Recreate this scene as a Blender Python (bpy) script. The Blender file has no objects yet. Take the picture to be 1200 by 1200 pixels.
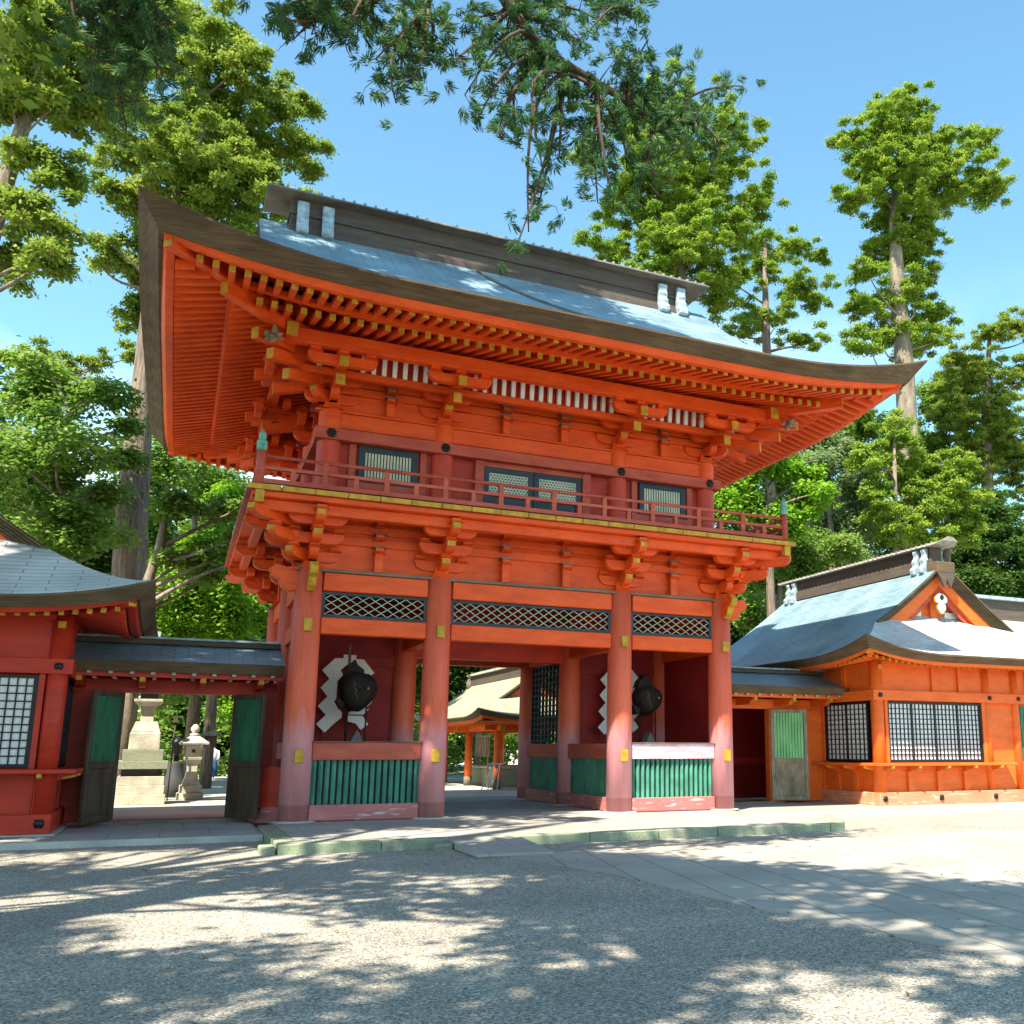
import bpy, bmesh, math, random
import numpy as np
from mathutils import Vector, Matrix

S = bpy.context.scene
C = S.collection
R = math.radians

# ------------------------------------------------------------------ camera
cam_d = bpy.data.cameras.new('camera'); cam = bpy.data.objects.new('camera', cam_d); C.objects.link(cam)
YAW, PIT, ROL = .441, .197, .002
fw = Vector((math.sin(YAW)*math.cos(PIT), math.cos(YAW)*math.cos(PIT), math.sin(PIT)))
rt = Vector((math.cos(YAW), -math.sin(YAW), 0)); up = rt.cross(fw)
r2 = math.cos(ROL)*rt + math.sin(ROL)*up; u2 = -math.sin(ROL)*rt + math.cos(ROL)*up
cam.matrix_world = Matrix(((r2.x, u2.x, -fw.x, -7.111), (r2.y, u2.y, -fw.y, -20.43), (r2.z, u2.z, -fw.z, 1.6), (0, 0, 0, 1)))
cam_d.sensor_width = 36; cam_d.sensor_fit = 'HORIZONTAL'; cam_d.lens = 1120.1/1200*36
cam_d.shift_x = -(742.83-600)/1200; cam_d.shift_y = (652.4-600)/1200
cam_d.clip_start = .1; cam_d.clip_end = 3000
S.camera = cam
S.render.resolution_x = S.render.resolution_y = 1024

# ------------------------------------------------------------------ sky, sun, exposure
SUN = Vector((-.55, -.48, 1.0)).normalized()
elev = math.asin(SUN.z); az = math.atan2(SUN.x, SUN.y)
W = bpy.data.worlds.new('World'); S.world = W; W.use_nodes = True
nt = W.node_tree; bg = nt.nodes['Background']
sky = nt.nodes.new('ShaderNodeTexSky'); sky.sky_type = 'NISHITA'; sky.sun_disc = False
sky.sun_elevation = elev; sky.sun_rotation = az; sky.air_density = 1.0; sky.dust_density = .2; sky.ozone_density = .25; sky.altitude = 20
# thin summer cloud low in the sky
tc = nt.nodes.new('ShaderNodeTexCoord'); mp = nt.nodes.new('ShaderNodeMapping'); mp.inputs['Scale'].default_value = (1, 1, 2.6)
nz = nt.nodes.new('ShaderNodeTexNoise'); nz.inputs['Scale'].default_value = 2.6; nz.inputs['Detail'].default_value = 7
rp = nt.nodes.new('ShaderNodeValToRGB'); rp.color_ramp.elements[0].position = .44; rp.color_ramp.elements[1].position = .78
sp = nt.nodes.new('ShaderNodeSeparateXYZ'); mr = nt.nodes.new('ShaderNodeMapRange')
mr.inputs[1].default_value = .26; mr.inputs[2].default_value = .46; mr.inputs[3].default_value = .75; mr.inputs[4].default_value = .0
ml = nt.nodes.new('ShaderNodeMath'); ml.operation = 'MULTIPLY'
mx = nt.nodes.new('ShaderNodeMixRGB'); mx.inputs[2].default_value = (9, 9.6, 10.2, 1)
l = nt.links.new
l(tc.outputs['Generated'], mp.inputs[0]); l(mp.outputs[0], nz.inputs['Vector']); l(nz.outputs['Fac'], rp.inputs[0])
l(tc.outputs['Generated'], sp.inputs[0]); l(sp.outputs['Z'], mr.inputs[0]); l(rp.outputs[0], ml.inputs[0]); l(mr.outputs[0], ml.inputs[1])
wb = nt.nodes.new('ShaderNodeMixRGB'); wb.blend_type = 'MULTIPLY'; wb.inputs[0].default_value = 1; wb.inputs[2].default_value = (.85, 1.18, 1.13, 1)     # the photograph's white balance
l(ml.outputs[0], mx.inputs[0]); l(sky.outputs[0], wb.inputs[1]); l(wb.outputs[0], mx.inputs[1]); l(mx.outputs[0], bg.inputs['Color'])
bg.inputs['Strength'].default_value = .109
sl = bpy.data.lights.new('sun', 'SUN'); sl.energy = 5; sl.angle = R(.53); sl.color = (1, .91, .77)
so = bpy.data.objects.new('sun', sl); C.objects.link(so); so.rotation_euler = SUN.to_track_quat('Z', 'Y').to_euler(); so.location = (-30, -30, 60)
S.view_settings.view_transform = 'Standard'; S.view_settings.look = 'None'; S.view_settings.gamma = 1; S.view_settings.exposure = 1.5
S.render.engine = 'CYCLES'
S.cycles.max_bounces = 7; S.cycles.diffuse_bounces = 4; S.cycles.transparent_max_bounces = 8

# ------------------------------------------------------------------ materials
def node(nt, t, **kw):
    n = nt.nodes.new('ShaderNode'+t)
    for k, v in kw.items():
        if k.startswith('i_'):
            n.inputs[k[2:]].default_value = v
        else: setattr(n, k, v)
    return n
def mat(name, col, rough=.6, var=.18, vs=(2, 2, 2), fine=.10, fs=(30, 30, 30), bump=.15, spec=.3, metal=0, tint=None, bdist=.01):
    m = bpy.data.materials.new(name); m.use_nodes = True; t = m.node_tree; b = t.nodes['Principled BSDF']
    g = node(t, 'NewGeometry'); L = t.links.new
    def noi(sc, det):
        mp = node(t, 'Mapping'); mp.inputs['Scale'].default_value = sc; L(g.outputs['Position'], mp.inputs[0])
        n = node(t, 'TexNoise'); n.inputs['Scale'].default_value = 1; n.inputs['Detail'].default_value = det; L(mp.outputs[0], n.inputs['Vector']); return n
    a = noi(vs, 5); f = noi(fs, 3)
    r = node(t, 'MapRange'); L(a.outputs['Fac'], r.inputs[0]); r.inputs[1].default_value = .3; r.inputs[2].default_value = .7
    mx = node(t, 'MixRGB'); L(r.outputs[0], mx.inputs[0])
    c2 = tint or tuple(min(1, c*(1+var)) for c in col)
    mx.inputs[1].default_value = (*[c*(1-var) for c in col], 1); mx.inputs[2].default_value = (*c2, 1)
    r2 = node(t, 'MapRange'); L(f.outputs['Fac'], r2.inputs[0]); r2.inputs[1].default_value = .3; r2.inputs[2].default_value = .7; r2.inputs[3].default_value = 1-fine; r2.inputs[4].default_value = 1+fine
    mu = node(t, 'VectorMath', operation='SCALE'); L(mx.outputs[0], mu.inputs[0]); L(r2.outputs[0], mu.inputs['Scale'])
    L(mu.outputs[0], b.inputs['Base Color'])
    b.inputs['Roughness'].default_value = rough; b.inputs['Specular IOR Level'].default_value = spec; b.inputs['Metallic'].default_value = metal
    if bump:
        bp = node(t, 'Bump'); bp.inputs['Strength'].default_value = bump; bp.inputs['Distance'].default_value = bdist
        L(f.outputs['Fac'], bp.inputs['Height']); L(bp.outputs[0], b.inputs['Normal'])
    m['out'] = 0
    return m
WOODH = dict(vs=(1.2, 1.2, 5), fs=(6, 6, 60))       # grain along horizontals
M = {}
M['vermilion'] = mat('vermilion paint', (.72, .070, .005), .5, .14, fine=.13, tint=(.78, .10, .010), **WOODH)
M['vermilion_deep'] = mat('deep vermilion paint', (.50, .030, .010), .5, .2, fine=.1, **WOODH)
M['faded_red'] = mat('sun faded red paint', (.45, .07, .038), .6, .22, fine=.16, tint=(.50, .105, .065), **WOODH)
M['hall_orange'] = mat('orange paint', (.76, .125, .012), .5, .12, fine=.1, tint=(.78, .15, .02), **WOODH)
M['hall_red'] = mat('red paint darkened for shade', (.44, .030, .012), .5, .18, fine=.1, **WOODH)  # darker stand-in for the orange paint, the left side's shade put into it
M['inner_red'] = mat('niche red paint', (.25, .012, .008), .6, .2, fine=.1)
M['maroon'] = mat('maroon panel paint', (.36, .030, .016), .55, .25)
M['ochre'] = mat('ochre end grain paint', (.44, .25, .02), .55, .3, vs=(6, 6, 6))
M['green'] = mat('green paint', (.055, .20, .14), .55, .35, vs=(3, 3, 3), fs=(60, 60, 6))
M['green_deep'] = mat('door green paint', (.025, .15, .08), .55, .3, vs=(6, 6, 2))
M['green_light'] = mat('pale green paint', (.16, .42, .16), .5, .2, vs=(6, 6, 2))
M['navy'] = mat('black blue lacquer', (.022, .035, .05), .45, .3)
M['black'] = mat('black iron', (.012, .012, .014), .4, .3)
M['slate'] = mat('weathered grey wood', (.16, .13, .10), .8, .3)
M['white'] = mat('white paint', (.78, .76, .72), .6, .08)
M['paper'] = mat('white shoji paper', (.80, .80, .80), .8, .05, bump=0)
M['celadon'] = mat('pale celadon strips', (.46, .54, .42), .6, .15)
M['lattice'] = mat('celadon lattice', (.30, .40, .28), .6, .15)
M['verdigris'] = mat('verdigris bronze', (.12, .34, .24), .5, .3, vs=(12, 12, 12))
M['bark_eave'] = mat('layered bark eave', (.105, .074, .043), .85, .25, vs=(1.5, 1.5, 3), fine=.28, fs=(2.5, 2.5, 55), bump=.5, bdist=.02)
M['ridge'] = mat('weathered shade-dark ridge boards', (.105, .068, .062), .75, .25, vs=(1, 1, 7), fine=.2, fs=(5, 5, 50), tint=(.10, .085, .06))  # weathered tone, darkened further to stand for shade on the ridge
M['cap_pale'] = mat('weathered ridge cap', (.30, .275, .235), .6, .3, vs=(7, 7, 7), bump=.3)
M['cap'] = mat('ridge cap copper', (.20, .23, .24), .55, .3, vs=(7, 7, 7), bump=.3)
M['ornament'] = mat('weathered copper ornament', (.28, .36, .40), .55, .4, vs=(7, 7, 7), bump=.5)
M['timber'] = mat('weathered dark timber', (.075, .052, .034), .8, .4, vs=(6, 6, 1.2), fine=.25, fs=(50, 50, 4), bump=.4)
M['timber_pale'] = mat('weathered pale timber', (.24, .19, .125), .8, .35, vs=(4, 4, 2), fine=.25, fs=(50, 50, 4), bump=.4)
M['stone'] = mat('granite', (.40, .385, .35), .85, .2, vs=(1.3, 1.3, 1.3), fine=.18, fs=(70, 70, 70), bump=.3)
M['stone_warm'] = mat('old cream stone', (.44, .41, .31), .9, .3, vs=(3, 3, 3), fine=.2, fs=(40, 40, 40), bump=.5, tint=(.52, .50, .40))
M['stone_moss'] = mat('mossy stone', (.31, .31, .24), .9, .3, vs=(2, 2, 4), fine=.25, fs=(40, 40, 40), bump=.5, tint=(.26, .31, .19))
M['stone_dark'] = mat('dark stone', (.05, .05, .05), .8, .3)
M['shide'] = mat('white folded paper', (.74, .72, .70), .8, .06)
M['robe'] = mat('dark lacquered robe', (.02, .012, .010), .75, .4, vs=(8, 8, 8))
M['robe_grey'] = mat('grey cloth', (.17, .15, .14), .8, .2)
M['skin'] = mat('painted wood face', (.5, .36, .25), .6, .1)
M['indigo'] = mat('indigo cloth', (.03, .10, .26), .8, .2)
M['whitecloth'] = mat('white cloth', (.75, .75, .74), .8, .1)
M['skin_p'] = mat('skin', (.55, .33, .22), .55, .05)
M['hair'] = mat('black hair', (.01, .008, .007), .5, .1)
M['bark'] = mat('cedar bark', (.17, .125, .095), .9, .3, vs=(3, 3, .6), fine=.45, fs=(14, 14, 1.6), bump=1.0, bdist=.06)
M['bark_pale'] = mat('pale bark', (.20, .165, .12), .9, .4, vs=(3, 3, 1), fine=.25, fs=(20, 20, 8), bump=.6, bdist=.03)
M['bark_dark'] = mat('dark branch bark', (.075, .05, .036), .9, .3, fs=(30, 30, 30), bump=.5)

M['pillar_red'] = mat('red pillar paint', (.50, .055, .028), .5, .2, fine=.12, vs=(4, 4, .8))
M['dry_leaf'] = mat('dry leaf', (.20, .11, .045), .8, .4)
def pillar_mat():
    m = mat('pillar paint', (.66, .10, .045), .5, .12, fine=.1, vs=(4, 4, .7), fs=(40, 40, 2.5), tint=(.68, .125, .06))
    t = m.node_tree; L = t.links.new; b = t.nodes['Principled BSDF']
    src = b.inputs['Base Color'].links[0].from_socket
    g = node(t, 'NewGeometry'); sx = node(t, 'SeparateXYZ'); L(g.outputs['Position'], sx.inputs[0])
    mp = node(t, 'Mapping'); mp.inputs['Scale'].default_value = (9, 9, .8); L(g.outputs['Position'], mp.inputs[0])
    n = node(t, 'TexNoise'); n.inputs['Scale'].default_value = 1; n.inputs['Detail'].default_value = 4; L(mp.outputs[0], n.inputs['Vector'])
    ad = node(t, 'Math', operation='MULTIPLY_ADD'); L(n.outputs['Fac'], ad.inputs[0]); ad.inputs[1].default_value = 1.3; L(sx.outputs['Z'], ad.inputs[2])
    r = node(t, 'ValToRGB'); mr = node(t, 'MapRange'); L(ad.outputs[0], mr.inputs[0]); mr.inputs[1].default_value = 0; mr.inputs[2].default_value = 4
    e = r.color_ramp.elements; e[0].position = .0; e[0].color = (.85, .85, .85, 1); e[1].position = 1; e[1].color = (0, 0, 0, 1)
    k = e.new(.60); k.color = (.75, .75, .75, 1); k = e.new(.74); k.color = (0, 0, 0, 1)
    L(mr.outputs[0], r.inputs[0])
    mx = node(t, 'MixRGB'); L(r.outputs[0], mx.inputs[0]); L(src, mx.inputs[1])
    r3 = node(t, 'MixRGB'); L(n.outputs['Fac'], r3.inputs[0]); r3.inputs[1].default_value = (.50, .16, .16, 1); r3.inputs[2].default_value = (.60, .38, .45, 1)
    L(r3.outputs[0], mx.inputs[2])
    st = node(t, 'Math', operation='LESS_THAN'); L(sx.outputs['Z'], st.inputs[0]); st.inputs[1].default_value = .48      # painted foot band
    m3 = node(t, 'MixRGB'); L(st.outputs[0], m3.inputs[0]); L(mx.outputs[0], m3.inputs[1])
    r4 = node(t, 'MixRGB'); L(n.outputs['Fac'], r4.inputs[0]); r4.inputs[1].default_value = (.38, .10, .10, 1); r4.inputs[2].default_value = (.50, .24, .23, 1); L(r4.outputs[0], m3.inputs[2])
    L(m3.outputs[0], b.inputs['Base Color'])
    return m
M['pillar'] = pillar_mat()
def peel_mat(name, a, bcol, thr):
    m = mat(name, a, .6, .15, fine=.12, **WOODH); t = m.node_tree; L = t.links.new; b = t.nodes['Principled BSDF']
    src = b.inputs['Base Color'].links[0].from_socket
    g = node(t, 'NewGeometry'); mp = node(t, 'Mapping'); mp.inputs['Scale'].default_value = (2.4, 2.4, 14); L(g.outputs['Position'], mp.inputs[0])
    n = node(t, 'TexNoise'); n.inputs['Scale'].default_value = 1; n.inputs['Detail'].default_value = 8; L(mp.outputs[0], n.inputs['Vector'])
    r = node(t, 'ValToRGB'); r.color_ramp.elements[0].position = thr; r.color_ramp.elements[1].position = thr+.07; L(n.outputs['Fac'], r.inputs[0])
    mx = node(t, 'MixRGB'); L(r.outputs[0], mx.inputs[0]); L(src, mx.inputs[1]); mx.inputs[2].default_value = (*bcol, 1); L(mx.outputs[0], b.inputs['Base Color'])
    return m
M['sill'] = peel_mat('peeling sill paint', (.44, .14, .13), (.52, .36, .35), .60)
M['sill_orange'] = peel_mat('faded orange sill paint', (.62, .22, .12), (.66, .40, .28), .58)
M['rail_pale'] = peel_mat('bleached rail paint', (.58, .33, .36), (.62, .50, .56), .5)

def weather(key, c_stain, c_worn):
    m = M[key]; t = m.node_tree; L = t.links.new; b = t.nodes['Principled BSDF']; src = b.inputs['Base Color'].links[0].from_socket
    g = node(t, 'NewGeometry')
    for sc, col, lo, hi, amt in (((.9, .9, 1.6), c_stain, .55, .72, .42), ((1.3, 1.3, 16), c_worn, .60, .74, .5)):
        mp = node(t, 'Mapping'); mp.inputs['Scale'].default_value = sc; L(g.outputs['Position'], mp.inputs[0])
        n = node(t, 'TexNoise'); n.inputs['Scale'].default_value = 1; n.inputs['Detail'].default_value = 9; n.inputs['Roughness'].default_value = .65; L(mp.outputs[0], n.inputs['Vector'])
        r = node(t, 'MapRange'); L(n.outputs['Fac'], r.inputs[0]); r.inputs[1].default_value = lo; r.inputs[2].default_value = hi; r.inputs[4].default_value = amt
        mx = node(t, 'MixRGB'); L(r.outputs[0], mx.inputs[0]); L(src, mx.inputs[1]); mx.inputs[2].default_value = (*col, 1); src = mx.outputs[0]
    L(src, b.inputs['Base Color'])
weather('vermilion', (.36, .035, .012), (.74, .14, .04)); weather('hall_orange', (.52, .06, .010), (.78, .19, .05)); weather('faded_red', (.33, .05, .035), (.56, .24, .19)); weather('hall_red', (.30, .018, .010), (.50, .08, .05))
def roof_mat(name, c1, c2, mortar, bw=.5, bh=.13, moss=0):
    m = bpy.data.materials.new(name); m.use_nodes = True; t = m.node_tree; b = t.nodes['Principled BSDF']; L = t.links.new
    uv = node(t, 'UVMap'); br = node(t, 'TexBrick'); br.inputs['Scale'].default_value = 1
    br.inputs['Brick Width'].default_value = bw; br.inputs['Row Height'].default_value = bh; br.inputs['Mortar Size'].default_value = .012; br.inputs['Mortar Smooth'].default_value = .4
    br.inputs['Color1'].default_value = (*c1, 1); br.inputs['Color2'].default_value = (*c2, 1); br.inputs['Mortar'].default_value = (*mortar, 1)
    L(uv.outputs[0], br.inputs['Vector'])
    g = node(t, 'NewGeometry'); n = node(t, 'TexNoise'); n.inputs['Scale'].default_value = .9; n.inputs['Detail'].default_value = 6; L(g.outputs['Position'], n.inputs['Vector'])
    r = node(t, 'MapRange'); L(n.outputs['Fac'], r.inputs[0]); r.inputs[1].default_value = .3; r.inputs[2].default_value = .7; r.inputs[3].default_value = .65; r.inputs[4].default_value = 1.2
    mu = node(t, 'VectorMath', operation='SCALE'); L(br.outputs['Color'], mu.inputs[0]); L(r.outputs[0], mu.inputs['Scale'])
    out = mu.outputs[0]
    if moss:
        rr = node(t, 'ValToRGB'); rr.color_ramp.elements[0].position = .45; rr.color_ramp.elements[1].position = .6; L(n.outputs['Fac'], rr.inputs[0])
        mx = node(t, 'MixRGB'); L(rr.outputs[0], mx.inputs[0]); L(out, mx.inputs[1]); mx.inputs[2].default_value = (.34, .31, .18, 1); out = mx.outputs[0]
    L(out, b.inputs['Base Color']); b.inputs['Roughness'].default_value = .48; b.inputs['Specular IOR Level'].default_value = .7
    bp = node(t, 'Bump'); bp.inputs['Strength'].default_value = .6; bp.inputs['Distance'].default_value = .02
    L(br.outputs['Fac'], bp.inputs['Height']); bp.invert = True; L(bp.outputs[0], b.inputs['Normal'])
    return m
M['roof'] = roof_mat('copper shingle roof', (.175, .28, .33), (.235, .335, .38), (.07, .125, .155))
M['roof_lit'] = roof_mat('pale sunlit shingle roof', (.46, .47, .45), (.52, .52, .50), (.20, .21, .20), .9, .17)  # paler copy of the shingles: sun on the front slopes put into the colour
M['roof_moss'] = roof_mat('mossy bark roof', (.42, .40, .28), (.48, .44, .30), (.25, .23, .16), .9, .17, 1)

def leaf_mat(name, c1, c2, c3, trans=.47):
    m = bpy.data.materials.new(name); m.use_nodes = True; t = m.node_tree; b = t.nodes['Principled BSDF']; L = t.links.new
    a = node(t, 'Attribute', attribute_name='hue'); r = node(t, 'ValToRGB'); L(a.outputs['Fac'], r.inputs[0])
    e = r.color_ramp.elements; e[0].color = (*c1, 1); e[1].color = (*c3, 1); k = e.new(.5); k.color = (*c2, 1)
    L(r.outputs[0], b.inputs['Base Color']); b.inputs['Roughness'].default_value = .55; b.inputs['Specular IOR Level'].default_value = .25
    tr = node(t, 'BsdfTranslucent'); L(r.outputs[0], tr.inputs['Color'])
    ms = node(t, 'MixShader'); ms.inputs[0].default_value = trans
    L(b.outputs[0], ms.inputs[1]); L(tr.outputs[0], ms.inputs[2]); L(ms.outputs[0], t.nodes['Material Output'].inputs['Surface'])
    return m
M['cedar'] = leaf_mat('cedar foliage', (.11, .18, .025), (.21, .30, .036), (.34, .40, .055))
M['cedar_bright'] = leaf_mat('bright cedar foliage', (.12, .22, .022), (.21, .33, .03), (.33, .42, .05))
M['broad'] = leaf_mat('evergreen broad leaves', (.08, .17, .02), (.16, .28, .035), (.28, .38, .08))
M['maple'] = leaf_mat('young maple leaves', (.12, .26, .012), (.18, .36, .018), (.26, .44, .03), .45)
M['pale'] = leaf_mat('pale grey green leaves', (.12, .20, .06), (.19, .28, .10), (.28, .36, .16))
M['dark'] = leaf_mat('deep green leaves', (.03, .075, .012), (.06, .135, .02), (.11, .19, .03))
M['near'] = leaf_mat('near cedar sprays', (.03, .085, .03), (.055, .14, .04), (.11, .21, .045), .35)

def ground_mats():
    m = bpy.data.materials.new('grey gravel'); m.use_nodes = True; t = m.node_tree; b = t.nodes['Principled BSDF']; L = t.links.new
    g = node(t, 'NewGeometry')
    v = node(t, 'TexVoronoi'); v.inputs['Scale'].default_value = 62; L(g.outputs['Position'], v.inputs['Vector'])
    v2 = node(t, 'TexVoronoi'); v2.inputs['Scale'].default_value = 21; L(g.outputs['Position'], v2.inputs['Vector'])
    n = node(t, 'TexNoise'); n.inputs['Scale'].default_value = .55; n.inputs['Detail'].default_value = 6; L(g.outputs['Position'], n.inputs['Vector'])
    sp = node(t, 'SeparateColor'); L(v.outputs['Color'], sp.inputs[0])
    r = node(t, 'ValToRGB'); L(sp.outputs[0], r.inputs[0])
    e = r.color_ramp.elements; e[0].color = (.12, .118, .112, 1); e[1].color = (.66, .61, .53, 1)
    for p, c in ((.3, (.25, .23, .195)), (.75, (.40, .365, .30)), (.92, (.48, .43, .35))): k = e.new(p); k.color = (*c, 1)
    mx = node(t, 'MixRGB', blend_type='MULTIPLY'); mx.inputs[0].default_value = .5; L(r.outputs[0], mx.inputs[1])
    rr = node(t, 'ValToRGB'); rr.color_ramp.elements[0].color = (.6, .6, .6, 1); rr.color_ramp.elements[1].color = (1.25, 1.22, 1.15, 1); rr.color_ramp.elements[0].position = .3; rr.color_ramp.elements[1].position = .7
    L(n.outputs['Fac'], rr.inputs[0]); L(rr.outputs[0], mx.inputs[2])
    L(mx.outputs[0], b.inputs['Base Color']); b.inputs['Roughness'].default_value = .9; b.inputs['Specular IOR Level'].default_value = .2
    ad = node(t, 'Math', operation='ADD'); L(v.outputs['Distance'], ad.inputs[0]); L(v2.outputs['Distance'], ad.inputs[1])
    bp = node(t, 'Bump'); bp.inputs['Strength'].default_value = .6; bp.inputs['Distance'].default_value = .015; bp.invert = True
    L(ad.outputs[0], bp.inputs['Height']); L(bp.outputs[0], b.inputs['Normal'])
    M['gravel'] = m
    def pave(name, c1, c2, mortar, bw, bh, rot, off=(0, 0)):
        m = mat(name, c1, .85, .15, vs=(.8, .8, .8), fine=.14, fs=(60, 60, 60), bump=.25); t = m.node_tree; L = t.links.new; b = t.nodes['Principled BSDF']
        src = b.inputs['Base Color'].links[0].from_socket
        g = node(t, 'NewGeometry'); mp = node(t, 'Mapping'); mp.inputs['Rotation'].default_value = (0, 0, rot); mp.inputs['Location'].default_value = (*off, 0); L(g.outputs['Position'], mp.inputs[0])
        br = node(t, 'TexBrick'); br.inputs['Scale'].default_value = 1; br.inputs['Brick Width'].default_value = bw; br.inputs['Row Height'].default_value = bh; br.inputs['Mortar Size'].default_value = .008
        br.inputs['Color1'].default_value = (1, 1, 1, 1); br.inputs['Color2'].default_value = (.86, .86, .85, 1); br.inputs['Mortar'].default_value = (*mortar, 1); L(mp.outputs[0], br.inputs['Vector'])
        mx = node(t, 'MixRGB', blend_type='MULTIPLY'); mx.inputs[0].default_value = 1; L(src, mx.inputs[1]); L(br.outputs['Color'], mx.inputs[2]); L(mx.outputs[0], b.inputs['Base Color'])
        return m
    M['paving'] = pave('granite path slabs', (.37, .34, .285), None, (.28, .26, .22), 1.9, .62, R(101))
    M['deck'] = pave('platform slabs', (.35, .33, .29), None, (.45, .43, .38), 1.1, 1.1, 0)
    M['walk'] = pave('side walk slabs', (.36, .35, .33), None, (.5, .5, .45), .8, 2.2, 0)
    M['earth'] = mat('raked pale earth', (.42, .39, .32), .95, .2, vs=(.6, .6, .6), fine=.2, fs=(40, 40, 40), bump=.4)
ground_mats()
gl = bpy.data.materials.new('thin window glass'); gl.use_nodes = True
_t = gl.node_tree; _tr = node(_t, 'BsdfTransparent'); _gs = node(_t, 'BsdfGlossy'); _gs.inputs['Roughness'].default_value = .03
_ms = node(_t, 'MixShader'); _fr = node(_t, 'Value'); _fr.outputs[0].default_value = .02
_t.links.new(_fr.outputs[0], _ms.inputs[0]); _t.links.new(_tr.outputs[0], _ms.inputs[1]); _t.links.new(_gs.outputs[0], _ms.inputs[2]); _t.links.new(_ms.outputs[0], _t.nodes['Material Output'].inputs['Surface'])
M['glass'] = gl

# ------------------------------------------------------------------ mesh builder
class MB:
    def __init__(s, xf=None):
        s.v = []; s.f = []; s.mi = []; s.sm = []; s.uv = {}; s.xf = xf; s.mats = []
    def idx(s, m):
        if m not in s.mats: s.mats.append(m)
        return s.mats.index(m)
    def add(s, vs, fs, m, smooth=False, uvs=None):
        o = len(s.v); s.v += [tuple(p) for p in vs]; k = s.idx(m)
        for i, f in enumerate(fs):
            if uvs is not None: s.uv[len(s.f)] = [uvs[j] for j in f]
            s.f.append([j+o for j in f]); s.mi.append(k); s.sm.append(smooth)
        return s
    HF = [(0, 3, 2, 1), (4, 5, 6, 7), (0, 1, 5, 4), (1, 2, 6, 5), (2, 3, 7, 6), (3, 0, 4, 7)]
    def hex(s, p, m, ends=None):       # p: 4 bottom + 4 top, ccw
        s.add(p, s.HF, m)
        if ends:
            for fi, em in ends.items(): s.mi[len(s.mi)-6+fi] = s.idx(em)
        return s
    def box(s, x0, x1, y0, y1, z0, z1, m, ends=None):
        return s.hex([(x0, y0, z0), (x1, y0, z0), (x1, y1, z0), (x0, y1, z0), (x0, y0, z1), (x1, y0, z1), (x1, y1, z1), (x0, y1, z1)], m, ends)
    def beam(s, a, b, w, h, m, endm=None):          # bar from a to b (centre of the bottom face), w wide, h tall
        a = Vector(a); b = Vector(b); d = (b-a); n = Vector((d.y, -d.x, 0))
        if n.length < 1e-6: n = Vector((1, 0, 0))
        n = n.normalized()*w/2; u = Vector((0, 0, h))
        s.hex([a+n, b+n, b-n, a-n, a+n+u, b+n+u, b-n+u, a-n+u], m, {3: endm} if endm else None)
        return s
    def rod(s, a, b, w, m):                         # square bar, any direction
        a = Vector(a); b = Vector(b); d = (b-a).normalized(); n = d.cross(Vector((0, 1, 0)))
        if n.length < .1: n = d.cross(Vector((1, 0, 0)))
        n = n.normalized()*w/2; u = d.cross(n).normalized()*w/2
        return s.hex([a-n-u, a+n-u, a+n+u, a-n+u, b-n-u, b+n-u, b+n+u, b-n+u], m)
    def prism(s, poly, org, ex, ey, thick, m, capm=None):  # 2D polygon in (ex, ey) at org, extruded both ways by thick/2 along ex x ey
        org = Vector(org); ex = Vector(ex); ey = Vector(ey); n = ex.cross(ey).normalized()*thick/2; k = len(poly)
        P = [org+ex*a+ey*b for a, b in poly]
        s.add([p-n for p in P]+[p+n for p in P], [tuple(reversed(range(k))), tuple(range(k, 2*k))], capm or m)
        o = len(s.v)-2*k; mi = s.idx(m)
        for i in range(k):
            j = (i+1) % k; s.f.append([o+i, o+j, o+k+j, o+k+i]); s.mi.append(mi); s.sm.append(False)
        return s
    def lathe(s, c, prof, m, n=20, smooth=True, sx=1, sy=1):
        vs = []; fs = []; c = Vector(c)
        for r, z in prof:
            for i in range(n):
                a = 2*math.pi*i/n; vs.append((c.x+r*sx*math.cos(a), c.y+r*sy*math.sin(a), c.z+z))
        for k in range(len(prof)-1):
            for i in range(n):
                j = (i+1) % n; fs.append((k*n+i, k*n+j, (k+1)*n+j, (k+1)*n+i))
        fs.append(tuple(reversed(range(n)))); fs.append(tuple(range((len(prof)-1)*n, len(prof)*n)))
        s.add(vs, fs, m, smooth); s.sm[-1] = s.sm[-2] = False
        return s
    def tube(s, pts, rad, m, n=8, cap=True):
        pts = [Vector(p) for p in pts]; vs = []; fs = []; u = None
        for i, p in enumerate(pts):
            d = (pts[min(i+1, len(pts)-1)]-pts[max(i-1, 0)]).normalized()
            if u is None: u = d.cross(Vector((0.3, 1, .2))).normalized()
            u = (u-d*u.dot(d)).normalized(); w = d.cross(u)
            r = rad[i] if isinstance(rad, (list, tuple)) else rad
            for k in range(n):
                a = 2*math.pi*k/n; vs.append(p+u*(r*math.cos(a))+w*(r*math.sin(a)))
        for i in range(len(pts)-1):
            for k in range(n):
                j = (k+1) % n; fs.append((i*n+k, i*n+j, (i+1)*n+j, (i+1)*n+k))
        if cap: fs += [tuple(reversed(range(n))), tuple(range((len(pts)-1)*n, len(pts)*n))]
        return s.add(vs, fs, m, True)
    def grid(s, rows, m, uvf=None, smooth=True):      # rows: list of equal length point lists
        n = len(rows[0]); vs = [p for r in rows for p in r]; fs = []
        for i in range(len(rows)-1):
            for j in range(n-1): fs.append((i*n+j, i*n+j+1, (i+1)*n+j+1, (i+1)*n+j))
        return s.add(vs, fs, m, smooth, uvf)
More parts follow.
